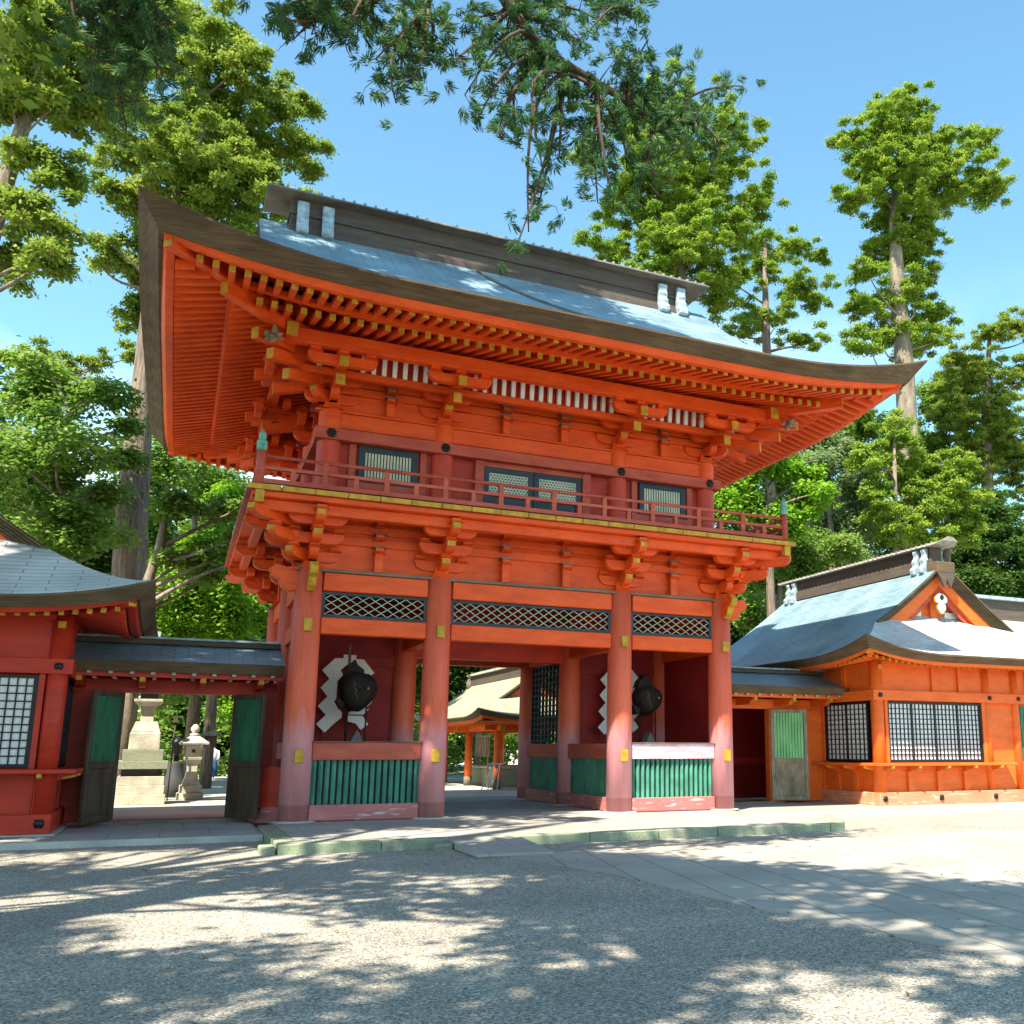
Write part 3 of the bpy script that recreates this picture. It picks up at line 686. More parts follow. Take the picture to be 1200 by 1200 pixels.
# upper storey --------------------------------------------------------
mb = MB(); mb.tube([(UX[0], UY0, 6.5), (UX[0], UY0, 8.3)], .255, 'pillar_red', 24, False); mb.tube([(UX[0], UY0, 8.3), (UX[0], UY0, 8.74)], .252, 'vermilion', 24, False); uc = mb.build('upper_pillar', G, (UX[0], UY0, 6.5))
UYS = [UY0, 3.17, UY1]
for y in UYS:
    for x in UX:
        if (x, y) == (UX[0], UY0) or (y == 3.17 and abs(x) < 4): continue
        copy_tree(uc, G, (x, y, 6.5))
def uwall(y, sg):
    f = lambda a, b: sorted((y+sg*a, y+sg*b))
    mb = MB(); mb.box(UX[0], UX[3], *f(-.05, .03), 6.53, 8.7, 'maroon'); mb.build('wall_panel', G)
    mb = MB(); mb.box(UX[0]-.34, UX[3]+.34, *f(-.02, .31), 8.04, 8.30, 'faded_red'); nb = mb.build('head_beam', G, bevel=.015)
    for x in UX:
        m2 = MB()
        c = Vector((x, y+sg*.335, 8.17))
        for k in range(6):
            a = k*math.pi/3; m2.lathe(c+Vector((.055*math.cos(a), 0, .055*math.sin(a)))+Vector((0, 0, -.0)), [(.042, -.042), (.042, .042)], 'black', 8, True, 1, .5)
        m2.lathe(c+Vector((0, sg*.01, 0)), [(.03, -.03), (.03, .03)], 'black', 8, True, 1, .6); m2.build('iron_rosette', nb)
    mb = MB(); mb.box(UX[0]-.1, UX[3]+.1, *f(-.04, .20), 6.56, 6.78, 'faded_red'); fb = mb.build('foot_beam', G, bevel=.01)
    for x in UX: m2 = MB(); m2.lathe((x, y+sg*.235, 6.70), [(.06, -.06), (.075, 0), (.06, .06)], 'black', 10, True, 1, .5); m2.build('iron_rosette', fb)
    mb = MB(); mb.box(UX[0], UX[3], *f(-.04, .14), 8.36, 8.70, 'vermilion'); mb.build('upper_tie_beam', G, bevel=.012)
    mb = MB(); mb.box(UX[0]-.34, UX[3]+.34, *f(-.06, .17), 8.705, 8.745, 'vermilion'); mb.build('wall_plate', G)
    # windows: slatted in the side bays, a pair of lattice doors in the middle
    for xa in (UX[0]+.62, UX[2]+.58):
        xb = xa+1.28; m2 = MB()
        for a, b, c, d in ((xa, xb, 7.90, 8.03), (xa, xb, 7.22, 7.34), (xa, xa+.13, 7.34, 7.90), (xb-.13, xb, 7.34, 7.90)): m2.box(a, b, *f(.03, .12), c, d, 'navy')
        w = m2.build('window', G); m3 = MB(); n = 15
        for k in range(n): x = xa+.13+(k+.5)*(xb-xa-.26)/n; m3.box(x-.021, x+.021, *f(.05, .09), 7.34, 7.90, 'celadon')
        m3.build('window_slats', w)
        m4 = MB(); m4.box(xa-.06, xb+.06, *f(.03, .10), 7.08, 7.218, 'faded_red')
        for x in (xa-.2, xb+.06): m4.box(x, x+.14, *f(.03, .10), 6.78, 8.04, 'faded_red')
        m4.build_each('window_post', w)
    m2 = MB()
    for x in (-1.42, 1.22): m2.box(x, x+.2, *f(.03, .16), 6.78, 8.04, 'faded_red')
    m2.box(-1.22, 1.22, *f(.03, .13), 7.93, 8.04, 'faded_red'); m2.build_each('door_frame', G)
    for s_ in (-1, 1):
        m2 = MB(); xa, xb = (-1.2, -.01) if s_ < 0 else (.01, 1.2)
        m2.box(xa, xb, *f(.03, .07), 6.78, 7.93, 'navy')
        for a, b, c, d in ((xa, xb, 7.80, 7.93), (xa, xb, 7.25, 7.34), (xa, xa+.12, 6.78, 7.8), (xb-.12, xb, 6.78, 7.8)): m2.box(a, b, *f(.07, .11), c, d, 'navy')
        dr = m2.build('balcony_door', G); m3 = MB(); m3.box(xa+.12, xb-.12, *f(.075, .08), 7.34, 7.8, 'celadon')
        for dz in range(7):
            for k in range(12):
                x = xa+.14+(k+.5*(dz % 2))*(xb-xa-.28)/12; m3.box(x+.014, x+.05, *f(.082, .09), 7.36+dz*.062, 7.39+dz*.062, 'navy')
        m3.build('door_lattice', dr)
uwall(UY0, -1); uwall(UY1, 1)
for x, sg in ((UX[0], -1), (UX[3], 1)):
    f = lambda a, b: sorted((x+sg*a, x+sg*b))
    mb = MB(); mb.box(*f(-.05, .03), UY0, UY1, 6.53, 8.7, 'maroon'); mb.build('wall_panel', G)
    mb = MB(); mb.box(*f(-.02, .305), UY0-.1, UY1+.1, 8.045, 8.295, 'faded_red'); mb.box(*f(-.04, .14), UY0, UY1, 8.36, 8.70, 'vermilion'); mb.build_each('head_beam', G)
# upper brackets
ZU = 8.75
bu = bracket((UX[1], UY0, ZU), (0, -1, 0), .36, tails=True); rot_copy(bu, (UX[2], UY0, ZU), 0)
bcu = bracket((UX[0], UY0, ZU), (0, -1, 0), .36, tails=True); rot_copy(bcu, (UX[3], UY0, ZU), 0)
for x in UX: rot_copy(bu, (x, UY1, ZU), math.pi)
for y in UYS: rot_copy(bu, (UX[0], y, ZU), -math.pi/2); rot_copy(bu, (UX[3], y, ZU), math.pi/2)
bdu = bracket((UX[0], UY0, ZU), (-S2, -S2, 0), .51, tails=True, diag=True)
rot_copy(bdu, (UX[3], UY0, ZU), math.pi/2); rot_copy(bdu, (UX[3], UY1, ZU), math.pi); rot_copy(bdu, (UX[0], UY1, ZU), -math.pi/2)
for y, sg in ((UY0, -1), (UY1, 1)):
    bracket_wall(UX[0], UX[1], y, 8.75, 9.58, 'x', sg, 1); bracket_wall(UX[1], UX[2], y, 8.75, 9.58, 'x', sg, 2); bracket_wall(UX[2], UX[3], y, 8.75, 9.58, 'x', sg, 1)
for x, sg in ((UX[0], -1), (UX[3], 1)):
    bracket_wall(UY0, 3.17, x, 8.75, 9.72, 'y', sg, 1, ('vermilion_deep', 'vermilion_deep')); bracket_wall(3.17, UY1, x, 8.75, 9.72, 'y', sg, 1, ('vermilion_deep', 'vermilion_deep'))
# beam on the second step, white slats between it and the purlin
PY, PX_ = 1.42, 1.05             # purlin distance outside the upper wall, front and side
for y, sg in ((UY0, -1), (UY1, 1)):
    f = lambda a, b: sorted((y+sg*a, y+sg*b))
    mb = MB(); mb.box(UX[0]-.75, UX[3]+.75, *f(.68, .84), 9.27, 9.42, 'vermilion'); mb.build('middle_purlin', G, bevel=.008)
    mb = MB()
    for k in range(46):
        x = UX[0]-.4+k*(UX[3]-UX[0]+.8)/45
        if min(abs(x-c) for c in UX) < .34: continue
        a0 = Vector((x, y+sg*.76, 9.40)); a1 = Vector((x, y+sg*.82, 9.98))
        mb.rod(a0, a1, .092, 'white')
    mb.box(UX[0]-.4, UX[3]+.4, *f(.66, .70), 9.425, 10.0, 'vermilion_deep')
    mb.build('white_slats', G)
pxo = UX[3]+PX_
mb = MB()
for y in (UY0-PY, UY1+PY): mb.box(-pxo-.35, pxo+.35, y-.11, y+.11, 9.60, 9.90, 'vermilion', {3: 'ochre', 5: 'ochre'})
for x in (-pxo, pxo): mb.box(x-.11, x+.11, UY0-PY-.35, UY1+PY+.35, 9.595, 9.895, 'vermilion', {2: 'ochre', 4: 'ochre'})
mb.build_each('eave_purlin', G, bevel=.008)

# main roof -----------------------------------------------------------
GR = Roof(lambda x, y: (x, y+3.17), 8.43, 7.13, 10.03, .68, 4.6, .38, .0347, 6.30, .34, .20, .32)
mb = MB(); GR.surface(mb, 'roof', 'roof'); rf = mb.build('roof', G)
mb = MB(); GR.eave(mb, 'bark_eave'); mb.build('bark_eave', rf)
mb = MB()
for sd in (-1, 1):
    for sy in (-1, 1): mb = MB(); GR.verge(mb, sd, sides=(sy,)); mb.build('verge', rf)
for sd in (-1, 1):
    mb = MB(); GR.hafu(mb, sd, 6.02, -.36, -.75, .1, 'vermilion'); mb.build('bargeboard', rf)
    mb = MB(); mb.add([GR.w(sd*5.8, -4.4, 10.9), GR.w(sd*5.8, 4.4, 10.9), GR.w(sd*5.8, 2.2, 12.5), GR.w(sd*5.8, 0, 14.2), GR.w(sd*5.8, -2.2, 12.5)], [(0, 1, 2, 3, 4)], 'vermilion_deep'); mb.build('gable_wall', rf)
# ridge
mb = MB(); mb.box(-5.6, 5.6, 2.82, 3.52, 14.0, 15.12, 'ridge'); mb.box(-5.65, 5.65, 2.74, 3.60, 14.0, 14.32, 'ridge'); mb.box(-5.65, 5.65, 2.76, 3.58, 14.62, 14.70, 'ridge'); rg = mb.build('ridge', rf, bevel=.02)
mb = MB(); mb.prism([(-.62, .0), (-.58, .06), (-.2, .2), (.2, .2), (.58, .06), (.62, .0)], (0, 3.17, 15.121), (0, 1, 0), (0, 0, 1), 12.3, 'cap'); n = 46
for k in range(n):
    x = -6.0+12.0*k/(n-1); mb.box(x-.03, x+.03, 2.52, 3.82, 15.12, 15.20, 'cap')
mb.box(-6.2, 6.2, 2.5, 3.84, 15.085, 15.119, 'slate'); mb.build('ridge_cap', rg)
for sx in (-1, 1):
    for xo in (5.32, 4.72):
        for sy in (-1, 1):
            mb = MB(); x = sx*xo; y = 3.17+sy*.52
            mb.prism([(0, .5), (.10, .55), (.16, .48), (.14, .3), (.18, .22), (.15, .1), (.24, .0), (.22, -.12), (.34, -.22), (.32, -.38), (.18, -.42), (.06, -.3), (0, -.1)], (x, 3.17+sy*.38, 14.42), (0, sy, 0), (0, 0, 1), .28, 'ornament'); mb.build('ridge_ornament', rg, bevel=.03)
cab = MB(); pts = []
for i in range(16):
    t = i/15; x = -.9+t*1.6+.9*t*t; d = 6.5-3.6*t; pts.append((x, 3.17-(7.13-d), GR.z0+GR.h(d)+.05))
cab.tube(pts, .03, 'slate', 6); cab.build('lightning_cable', rf)
# fascia, soffit boards, rafters, hips
up_ = lambda c: .68*c
mb = MB(); GR.ring(mb, [(.36, lambda c: 9.86+up_(c)*.72), (.46, lambda c: 9.70+up_(c)*.62), (.60, lambda c: 9.70+up_(c)*.60), (.60, lambda c: 9.90+up_(c)*.60)], 'vermilion'); mb.build('fascia', rf)
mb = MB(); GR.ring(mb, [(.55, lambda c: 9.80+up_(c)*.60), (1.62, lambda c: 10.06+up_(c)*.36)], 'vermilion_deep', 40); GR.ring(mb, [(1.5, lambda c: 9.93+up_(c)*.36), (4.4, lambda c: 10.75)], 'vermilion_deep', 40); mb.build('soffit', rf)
mb = MB(); GR.ring(mb, [(1.52, lambda c: 9.80+up_(c)*.38), (1.52, lambda c: 9.94+up_(c)*.38), (1.66, lambda c: 9.94+up_(c)*.38), (1.66, lambda c: 9.80+up_(c)*.38), (1.52, lambda c: 9.80+up_(c)*.38)], 'vermilion'); mb.build('eave_lath', rf)
def rafters(side, tier):
    Lh, Wh = GR.L, GR.W; long_ = side in ('f', 'r'); half = Lh if long_ else Wh
    i0, z0r, sl_, i1, ff = ((.62, 9.64, .27, 2.1, .60), (1.58, 9.66, .30, 4.2, .38))[tier]
    pitch = .265; n = int((half-i0-.25)/pitch); out = []
    for k in range(-n, n+1):
        a = k*pitch; q = half-abs(a); c = max(0, 1-q/GR.Q)**2.2
        ie = min(i1, q-.1)
        if ie-i0 < .12: continue
        z_ = lambda i: z0r+sl_*(i-i0)+up_(c)*ff*max(0, 1-(i-i0)/2.6)
        def pt(s_, i, z):
            if side == 'f': return GR.w(a+s_, -(Wh-i), z)
            if side == 'r': return GR.w(a+s_, (Wh-i), z)
            if side == 'l': return GR.w(-(Lh-i), a+s_, z)
            return GR.w((Lh-i), a+s_, z)
        w = .056; hh = .14
        out.append([pt(-w, i0, z_(i0)), pt(w, i0, z_(i0)), pt(w, ie, z_(ie)), pt(-w, ie, z_(ie)), pt(-w, i0, z_(i0)+hh), pt(w, i0, z_(i0)+hh), pt(w, ie, z_(ie)+hh), pt(-w, ie, z_(ie)+hh)])
    return out
for side in 'fr lr'.replace(' ', ''):
    pass
for tier, nm in ((0, 'flying_rafter'), (1, 'base_rafter')):
    for p in rafters('f', tier):
        mb = MB(); mb.hex(p, 'vermilion', {2: 'ochre'}); mb.build(nm, rf)
    mb = MB()
    for side in ('l', 'R', 'r'):
        for p in rafters(side, tier): mb.hex(p, 'vermilion', {2: 'ochre' if side == 'r' else 'vermilion'})
    tag(mb.build(nm, rf), None, None, None, 'stuff')
for sx in (-1, 1):
    for sy in (-1, 1):
        mb = MB()
        def hp(i, z): return Vector(GR.w(sx*(GR.L-i), sy*(GR.W-i), z))
        mb.beam(hp(.50, 9.99), hp(2.2, 10.0), .2, .26, 'vermilion', None); mb.mi[-6+5 if sx*sy > 0 else -6+3] = mb.mi[-1]
        mb.beam(hp(2.2, 9.99), hp(4.6, 10.55), .2, .26, 'vermilion'); mb.beam(hp(1.45, 9.76), hp(2.5, 9.72), .19, .26, 'vermilion'); mb.beam(hp(2.5, 9.72), hp(4.2, 9.95), .19, .26, 'vermilion')
        a = hp(.495, 9.995); d = Vector((sx, sy, 0)).normalized(); n_ = Vector((-d.y, d.x, 0))*.09
        mb.add([a-n_, a+n_, a+n_+Vector((0, 0, .25)), a-n_+Vector((0, 0, .25))], [(0, 1, 2, 3)], 'ochre')
        a = hp(1.445, 9.765); mb.add([a-n_, a+n_, a+n_+Vector((0, 0, .25)), a-n_+Vector((0, 0, .25))], [(0, 1, 2, 3)], 'ochre')
        mb.build_each('hip_rafter', rf)
# weathered wood carvings under the corners
for sx in (-1, 1):
    mb = MB(); c = Vector((sx*6.0, -1.55, 9.5))
    for k in range(16):
        d = Vector((rnd.gauss(0, 1)+sx*.5, rnd.gauss(0, 1)-.5, rnd.gauss(0, .7))).normalized(); q = c+d*rnd.uniform(.02, .1); r_ = rnd.uniform(.03, .06)
        mb.tube([q-d*.06, q+d*.03, q+d*.1, q+d*rnd.uniform(.13, .2)], [r_*.7, r_*1.2, r_, r_*.3], 'timber_pale', 7)
    mb.build('corner_carving', G)
# ------------------------------------------------------------------ paper streamers and guardian figures in the niches
def shide(cx, y, zt, label):
    k = .00222
    Lp = [(395, 165), (442, 165), (442, 262), (370, 330), (402, 378), (345, 440), (345, 640), (372, 690), (360, 705), (412, 770), (410, 820), (320, 900), (250, 975), (160, 890), (250, 795), (165, 705), (255, 605), (180, 515), (265, 420), (185, 335), (310, 205), (395, 203)]
    Rp = [(472, 165), (525, 165), (525, 207), (602, 207), (722, 347), (660, 395), (725, 480), (640, 570), (715, 650), (640, 735), (690, 722), (620, 797), (687, 886), (610, 945), (560, 880), (480, 860), (445, 800), (520, 740), (470, 640), (560, 560), (470, 470), (540, 380), (472, 290)]
    t = thing('paper_streamer', label, 'paper streamer', (cx, y, zt-1.9), 'white zigzag streamers in the gate niches')
    for P in (Lp, Rp):
        mb = MB(); mb.prism([((a-455)*k, -(b-165)*k) for a, b in P], (cx, y, zt), (1, 0, 0), (0, 0, 1), .02, 'shide'); mb.build('paper_strip', t)
    mb = MB(); mb.box(cx-.02, cx+.02, y-.03, y+.0, zt-.3, zt+.25, 'slate'); mb.build('hanger', t)
shide(-3.55, 2.75, 3.72, 'white zigzag paper streamer behind the guardian in the left niche'); shide(3.46, 2.75, 3.72, 'white zigzag paper streamer behind the guardian in the right niche')
def guardian(cx, y, zc, r, label):
    t = thing('guardian_figure', label, 'statue', (cx, y, 1.3), 'guardian figures in the gate niches')
    mb = MB(); nn = 26; vs = []; fs = []
    rg_ = random.Random(int(cx*10)+50); off = [1+.07*math.sin(3*a+.7)+rg_.uniform(-.03, .03) for a in [2*math.pi*i/nn for i in range(nn)]]
    prof = [(0.05, -.34), (.55, -.33), (.86, -.24), (1.0, -.05), (1.0, .1), (.85, .26), (.4, .34), (.05, .36)]
    for pr_, pz in prof:
        for i in range(nn):
            a = 2*math.pi*i/nn; vs.append((cx+r*pr_*off[i]*math.cos(a), y+pz, zc+r*1.06*pr_*off[i]*math.sin(a)))
    for k in range(len(prof)-1):
        for i in range(nn): j = (i+1) % nn; fs.append((k*nn+i, k*nn+j, (k+1)*nn+j, (k+1)*nn+i))
    mb.add(vs, fs, 'robe', True); mb.build('robe', t)
    mb = MB(); mb.prism([(-.30, 0), (-.24, .16), (-.16, .24), (-.08, .34), (-.02, .22), (.12, .12), (.14, 0)], (cx-.02, y, zc+r*.80), (1, 0, 0), (0, 0, 1), .3, 'robe'); mb.build('cap', t); mb = MB(); mb.prism([(0, 0), (-.16, .12), (-.2, .05), (-.1, -.12)], (cx-r*.62, y, zc-r*.72), (1, 0, 0), (0, 0, 1), .3, 'robe'); mb.build('sleeve_tip', t)
    mb = MB(); mb.lathe((cx+.17, y-.36, zc+.03), [(.005, -.03), (.025, -.02), (.03, 0), (.025, .02), (.005, .03)], 'ochre', 8); mb.build('gold_crest', t)
    mb = MB(); P = [(-.12, .18), (-.06, .10), (-.12, .06), (-.03, -.02), (-.07, -.06), (.0, -.2)]
    for a, b in zip(P, P[1:]): mb.rod((cx+a[0]-.03, y-.355, zc+a[1]), (cx+b[0]-.03, y-.355, zc+b[1]), .009, 'slate')
    mb.build('robe_cord', t)
    mb = MB(); mb.prism([(-.19, 0), (.19, 0), (.0, .36)], (cx+.02, y-.05, 1.62), (1, 0, 0), (0, 0, 1), .3, 'robe_grey'); mb.build('apron', t)
    mb = MB(); mb.lathe((cx+.01, y, 1.30), [(.24, 0), (.25, .1), (.2, .3), (.19, .42)], 'navy', 14); mb.tube([(cx-.2, y, 1.3), (cx-.2, y, zc-.3)], .03, 'robe'); mb.box(cx-.18, cx+.2, y-.1, y-.07, zc-.56, zc-.535, 'robe'); mb.tube([(cx+.2, y-.1, 1.3), (cx+.2, y-.1, zc-.3)], .018, 'robe'); mb.build('stool', t)
guardian(-3.50, 1.7, 2.84, .42, 'dark robed guardian figure seated in the left niche with a gold crest')
guardian(3.70, 1.7, 2.80, .37, 'dark robed guardian figure seated in the right niche, half hidden by a pillar')

# ------------------------------------------------------------------ side gates with open plank doors
def door(parent, hx, hy, ex, ey, wood, green, z0=.19, z1=2.66):
    h = Vector((hx, hy, 0)); e = Vector((ex, ey, 0)); d = (e-h).normalized(); n = Vector((d.y, -d.x, 0)); wd = (e-h).length; mb = MB()
    def bx(m_, a, b, c, f, t, m, sh=0):
        p = [h+d*a+n*(-t/2+sh), h+d*b+n*(-t/2+sh), h+d*b+n*(t/2+sh), h+d*a+n*(t/2+sh)]
        m_.hex([Vector((q.x, q.y, c)) for q in p]+[Vector((q.x, q.y, f)) for q in p], m)
    for a, b, c, f in ((0, .10, z0, z1), (wd-.10, wd, z0, z1), (.102, wd-.102, z1-.10, z1), (.102, wd-.102, 1.19, 1.32), (.102, wd-.102, z0, z0+.12)): bx(mb, a, b, c, f, .075, wood)
    bx(mb, .102, wd-.102, z0+.121, 1.189, .035, wood)
    o = mb.build('door', parent, bevel=.008); m2 = MB(); k = 10
    for i in range(k):
        a = .105+(wd-.21)*i/k; b = a+(wd-.21)/k-.014; bx(m2, a, b, 1.322, z1-.102, .045, green)
    bx(m2, .105, wd-.105, 1.322, z1-.102, .012, 'black'); m2.build('green_slats', o)
def side_gate(label, xa, xb, pa, pb, doors, wood, green, red, roofm='roof', dy=0):
    t = thing('side_gate', label, 'gate', ((xa+xb)/2, 1.6, 0))
    for x in (pa, pb):
        mb = MB(); mb.box(x-.12, x+.12, 1.48, 1.72, .1, 2.66, red); mb.build('post', t, bevel=.012)
    mb = MB(); mb.box(xa, xb, 1.5, 1.7, 2.665, 2.93, red); mb.box(xa, xb, .55, .68, 2.93, 3.05, red); mb.box(xa, xb, 2.5, 2.63, 2.93, 3.05, red)
    for x in np.linspace(xa+.4, xb-.4, 4): mb.prism(arm_poly(-.9, .95, .2, .25), (x, 1.6, 2.75), (0, -1, 0), (0, 0, 1), .12, red); mb.box(x-.05, x+.05, .56, .645, 2.84, 2.929, 'ochre')
    mb.build_each('lintel', t)
    mb = MB()
    if pa-.13 > xa+.1: mb.box(xa, pa-.121, 1.57, 1.63, .15, 2.66, red)
    if xb-.1 > pb+.13: mb.box(pb+.121, xb, 1.57, 1.63, .15, 2.66, red)
    mb.box(pa-.3, pb+.3, 1.45, 1.75, .1, .16, 'slate'); mb.build_each('side_panel', t)
    rw = []; uv = []; rb = []
    for i in range(13):
        f = i/12; y = .25+2.7*f; e = abs(f-.5)*2; z = 3.22+.48*(1-e)+.05*math.sin(math.pi*(1-e))*-1
        rw.append([(xa-.03, y, z), ((xa+xb)/2, y, z), (xb+.03, y, z)]); uv += [(xa, f*3), ((xa+xb)/2, f*3), (xb, f*3)]
    mb = MB(); mb.grid(rw, roofm, uv); r = mb.build('roof', t)
    mb = MB()
    for y0, y1, ya in ((.25, .33, .42), (2.95, 2.87, 2.78)):
        mb.hex([(xa, ya, 3.02), (xb, ya, 3.02), (xb, ya+.3*(1 if y0 < 1 else -1), 3.06), (xa, ya+.3*(1 if y0 < 1 else -1), 3.06), (xa, y0, 3.215), (xb, y0, 3.215), (xb, ya+.3*(1 if y0 < 1 else -1), 3.24), (xa, ya+.3*(1 if y0 < 1 else -1), 3.24)], 'bark_eave')
    mb.hex([(xa, .5, 3.05), (xb, .5, 3.05), (xb, 2.7, 3.05), (xa, 2.7, 3.05), (xa, .5, 3.1), (xb, .5, 3.1), (xb, 2.7, 3.1), (xa, 2.7, 3.1)], red); mb.build('eave', r)
    mb = MB(); mb.box(xa, xb, 1.42, 1.78, 3.66, 3.76, 'ridge'); mb.box(xa, xb, 1.36, 1.84, 3.761, 3.80, 'ornament'); mb.build('ridge_cap', r)
    mb = MB(); n = int((xb-xa)/.36)
    for k in range(n):
        x = xa+.2+k*(xb-xa-.4)/(n-1); mb.box(x-.035, x+.035, .46, 2.74, 2.975, 3.045, red, {2: 'lattice'})
    mb.build('rafters', t)
    for dd in doors: door(t, *dd, wood, green)
    t.location.y += dy
    return t
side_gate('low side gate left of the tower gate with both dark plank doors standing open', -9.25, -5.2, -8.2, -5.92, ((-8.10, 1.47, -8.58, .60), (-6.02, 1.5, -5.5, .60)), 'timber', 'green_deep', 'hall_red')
side_gate('low side gate right of the tower gate with a pale weathered plank door', 5.2, 9.7, 5.75, 7.95, ((7.86, 1.47, 8.84, 1.12), (5.83, 1.47, 5.65, .5)), 'timber_pale', 'green_light', 'hall_orange', dy=.9)
mb = MB(); tb = thing('red_barrier', 'red rounded wooden barrier between the dark door and the left corner pillar', 'barrier', (-5.3, .95, .1))
mb.prism([(-.28, 0), (.28, 0), (.28, .62), (.2, .78), (0, .85), (-.2, .78), (-.28, .62)], (-5.22, .75, .38), (.86, -.5, 0), (0, 0, 1), .06, 'hall_red'); mb.build('board', tb, bevel=.01)
mb = MB(); mb.hex([(-5.5, .85, .1), (-5.02, .57, .1), (-4.98, .65, .1), (-5.46, .93, .1), (-5.4, .82, .4), (-5.1, .64, .4), (-5.06, .7, .4), (-5.36, .88, .4)], 'sill'); mb.build('foot', tb)
# inner fence seen through the right side gate
fe = thing('inner_fence', 'dark red wall with a green shutter behind the right side gate', 'fence', (8, 5.2, 0))
mb = MB(); mb.box(6.45, 9.7, 5.2, 5.3, .1, 3.0, 'inner_red'); mb.box(6.35, 6.6, 5.1, 5.4, .1, 3.1, 'hall_red'); mb.box(6.45, 9.7, 5.14, 5.2, 1.1, 1.3, 'hall_red'); mb.build('wall_panel', fe)
mb = MB()
for k in range(9): mb.box(7.0+k*.14, 7.12+k*.14, 5.14, 5.19, 1.35, 2.7, 'green_deep')
mb.build('green_shutter', fe)

# ------------------------------------------------------------------ the two halls flanking the gates
def hall(sg, ox, oy, hw, label, red, red2, depth=8.8, ov=1.2):
    xf = (sg, ox, oy); N = lambda: MB(xf); t = thing('shrine_hall', label, 'building', (ox+sg*hw, oy+depth/2, 0)); W2 = 2*hw
    # base and walls
    mb = N(); mb.box(-.17, W2+.17, -.17, .12, .12, .46, 'sill_orange' if sg > 0 else red); mb.box(-.17, .12, .121, depth, .12, .458, 'sill_orange' if sg > 0 else red); mb.build_each('sill_beam', t, bevel=.015)
    mb = N(); mb.box(-.25, W2+.3, -.25, depth, .02, .125, 'stone'); mb.build('foundation', t)
    mb = N(); mb.box(.0, W2, -.03, .05, .46, 1.2, red); mb.box(.0, W2, -.03, .05, 3.1, 3.85, red); mb.box(3.9, W2, -.03, .05, 1.2, 3.1, red)
    mb.box(-.03, .05, .051, depth, .46, 1.2, red2); mb.box(-.03, .05, .051, depth, 3.1, 3.85, red2); mb.box(-.03, .05, 2.4, depth, 1.2, 3.1, red2)
    mb.box(.05, W2, depth-.1, depth, .46, 3.85, red2); mb.box(W2-.05, W2+.03, .05, depth-.1, .46, 3.85, red2); mb.build_each('wall', t)
    for (u, y) in ((0, 0), (3.85, 0), (4.95, 0), (W2, 0), (0, 2.45), (0, 4.8), (0, 7.2)):
        if y > depth: continue
        mb = N(); mb.tube([(u, y, .46), (u, y, 3.9)], .17 if (u, y) == (0, 0) else .14, red if sg < 0 or u > .1 else red, 18); p = mb.build('pillar', t)
        if u == 0 and y == 0: mb = N(); mb.box(-.06, .06, -.22, -.06, 3.66, 3.78, 'ochre'); mb.build('gold_plate', p)
    mb = N(); mb.box(-.24, W2+.24, -.19, .05, 2.85, 3.12, red); mb.box(-.19, .05, .06, depth, 2.852, 3.118, red2); mb.box(-.1, W2+.1, -.12, .06, 3.80, 3.92, red); mb.box(-.12, .06, .07, depth, 3.802, 3.918, red2); hb = mb.build_each('head_beam', t, bevel=.01)[0]
    mb = N()
    for u, y, dx in ((-.02, -.2, 0), (3.85, -.2, 0), (4.95, -.2, 0)): mb.lathe((u, y, 2.985), [(.055, -.055), (.075, 0), (.055, .055)], 'black', 8, True, 1, .5)
    mb.lathe((-.2, .0, 2.985), [(.055, -.055), (.075, 0), (.055, .055)], 'black', 8, True, .5, 1)
    for u in (.0, 1.9, 3.85): mb.lathe((u, -.18, .30), [(.06, -.07), (.085, 0), (.06, .07)], 'black', 8, True, 1, .5)
    mb.build_each('iron_rosette', hb)
    # upper short struts
    mb = N()
    for u in (1.95, 2.9, 5.5): mb.box(u-.09, u+.09, -.10, -.02, 3.12, 3.8, red)
    for y in (1.3,): mb.box(-.1, -.02, y-.09, y+.09, 3.12, 3.8, red2)
    for u in (1.0, 2.4, 3.4, 4.4): mb.box(u-.4, u+.4, -.06, -.03, 3.925, 4.02, 'white')
    mb.build_each('strut', t)
    # shoji windows with black lattice
    def shoji(u0, u1, z0, z1, n, nb, horiz):
        P = (lambda a, b, y0, y1, c, d, m, mb: mb.box(a, b, y0, y1, c, d, m)) if horiz else (lambda a, b, y0, y1, c, d, m, mb: mb.box(y0, y1, a, b, c, d, m))
        f = N(); 
        for a, b, c, d in ((u0, u1, z1-.05, z1), (u0, u1, z0, z0+.05), (u0, u0+.05, z0+.05, z1-.05), (u1-.05, u1, z0+.05, z1-.05)): P(a, b, -.09, -.0, c, d, 'black', f)
        f = f.build('window', t); pp = N(); P(u0+.05, u1-.05, -.03, -.02, z0+.05, z1-.05, 'paper', pp); pp.build('paper_pane', f)
        g = N(); w = (u1-u0-.1)/n
        for k in range(n):
            a = u0+.05+k*w
            P(a, a+.03, -.075, -.032, z0+.05, z1-.05, 'black', g); P(a+w-.03, a+w, -.075, -.032, z0+.05, z1-.05, 'black', g)
            for j in range(1, nb): q = a+w*j/nb; P(q-.011, q+.011, -.065, -.033, z0+.05, z1-.05, 'black', g)
        for j in range(1, 11): q = z0+.05+(z1-z0-.1)*j/11; P(u0+.05, u1-.05, -.06, -.034, q-.011, q+.011, 'black', g)
        g.build('lattice', f)
    shoji(.26, 3.6, 1.25, 2.82, 4, 6, True); shoji(.3, 2.2, 1.25, 2.82, 2, 5, False)
    mb = N(); mb.box(.18, 3.7, .051, .06, 1.2, 3.1, red2); mb.build('window_back', t)
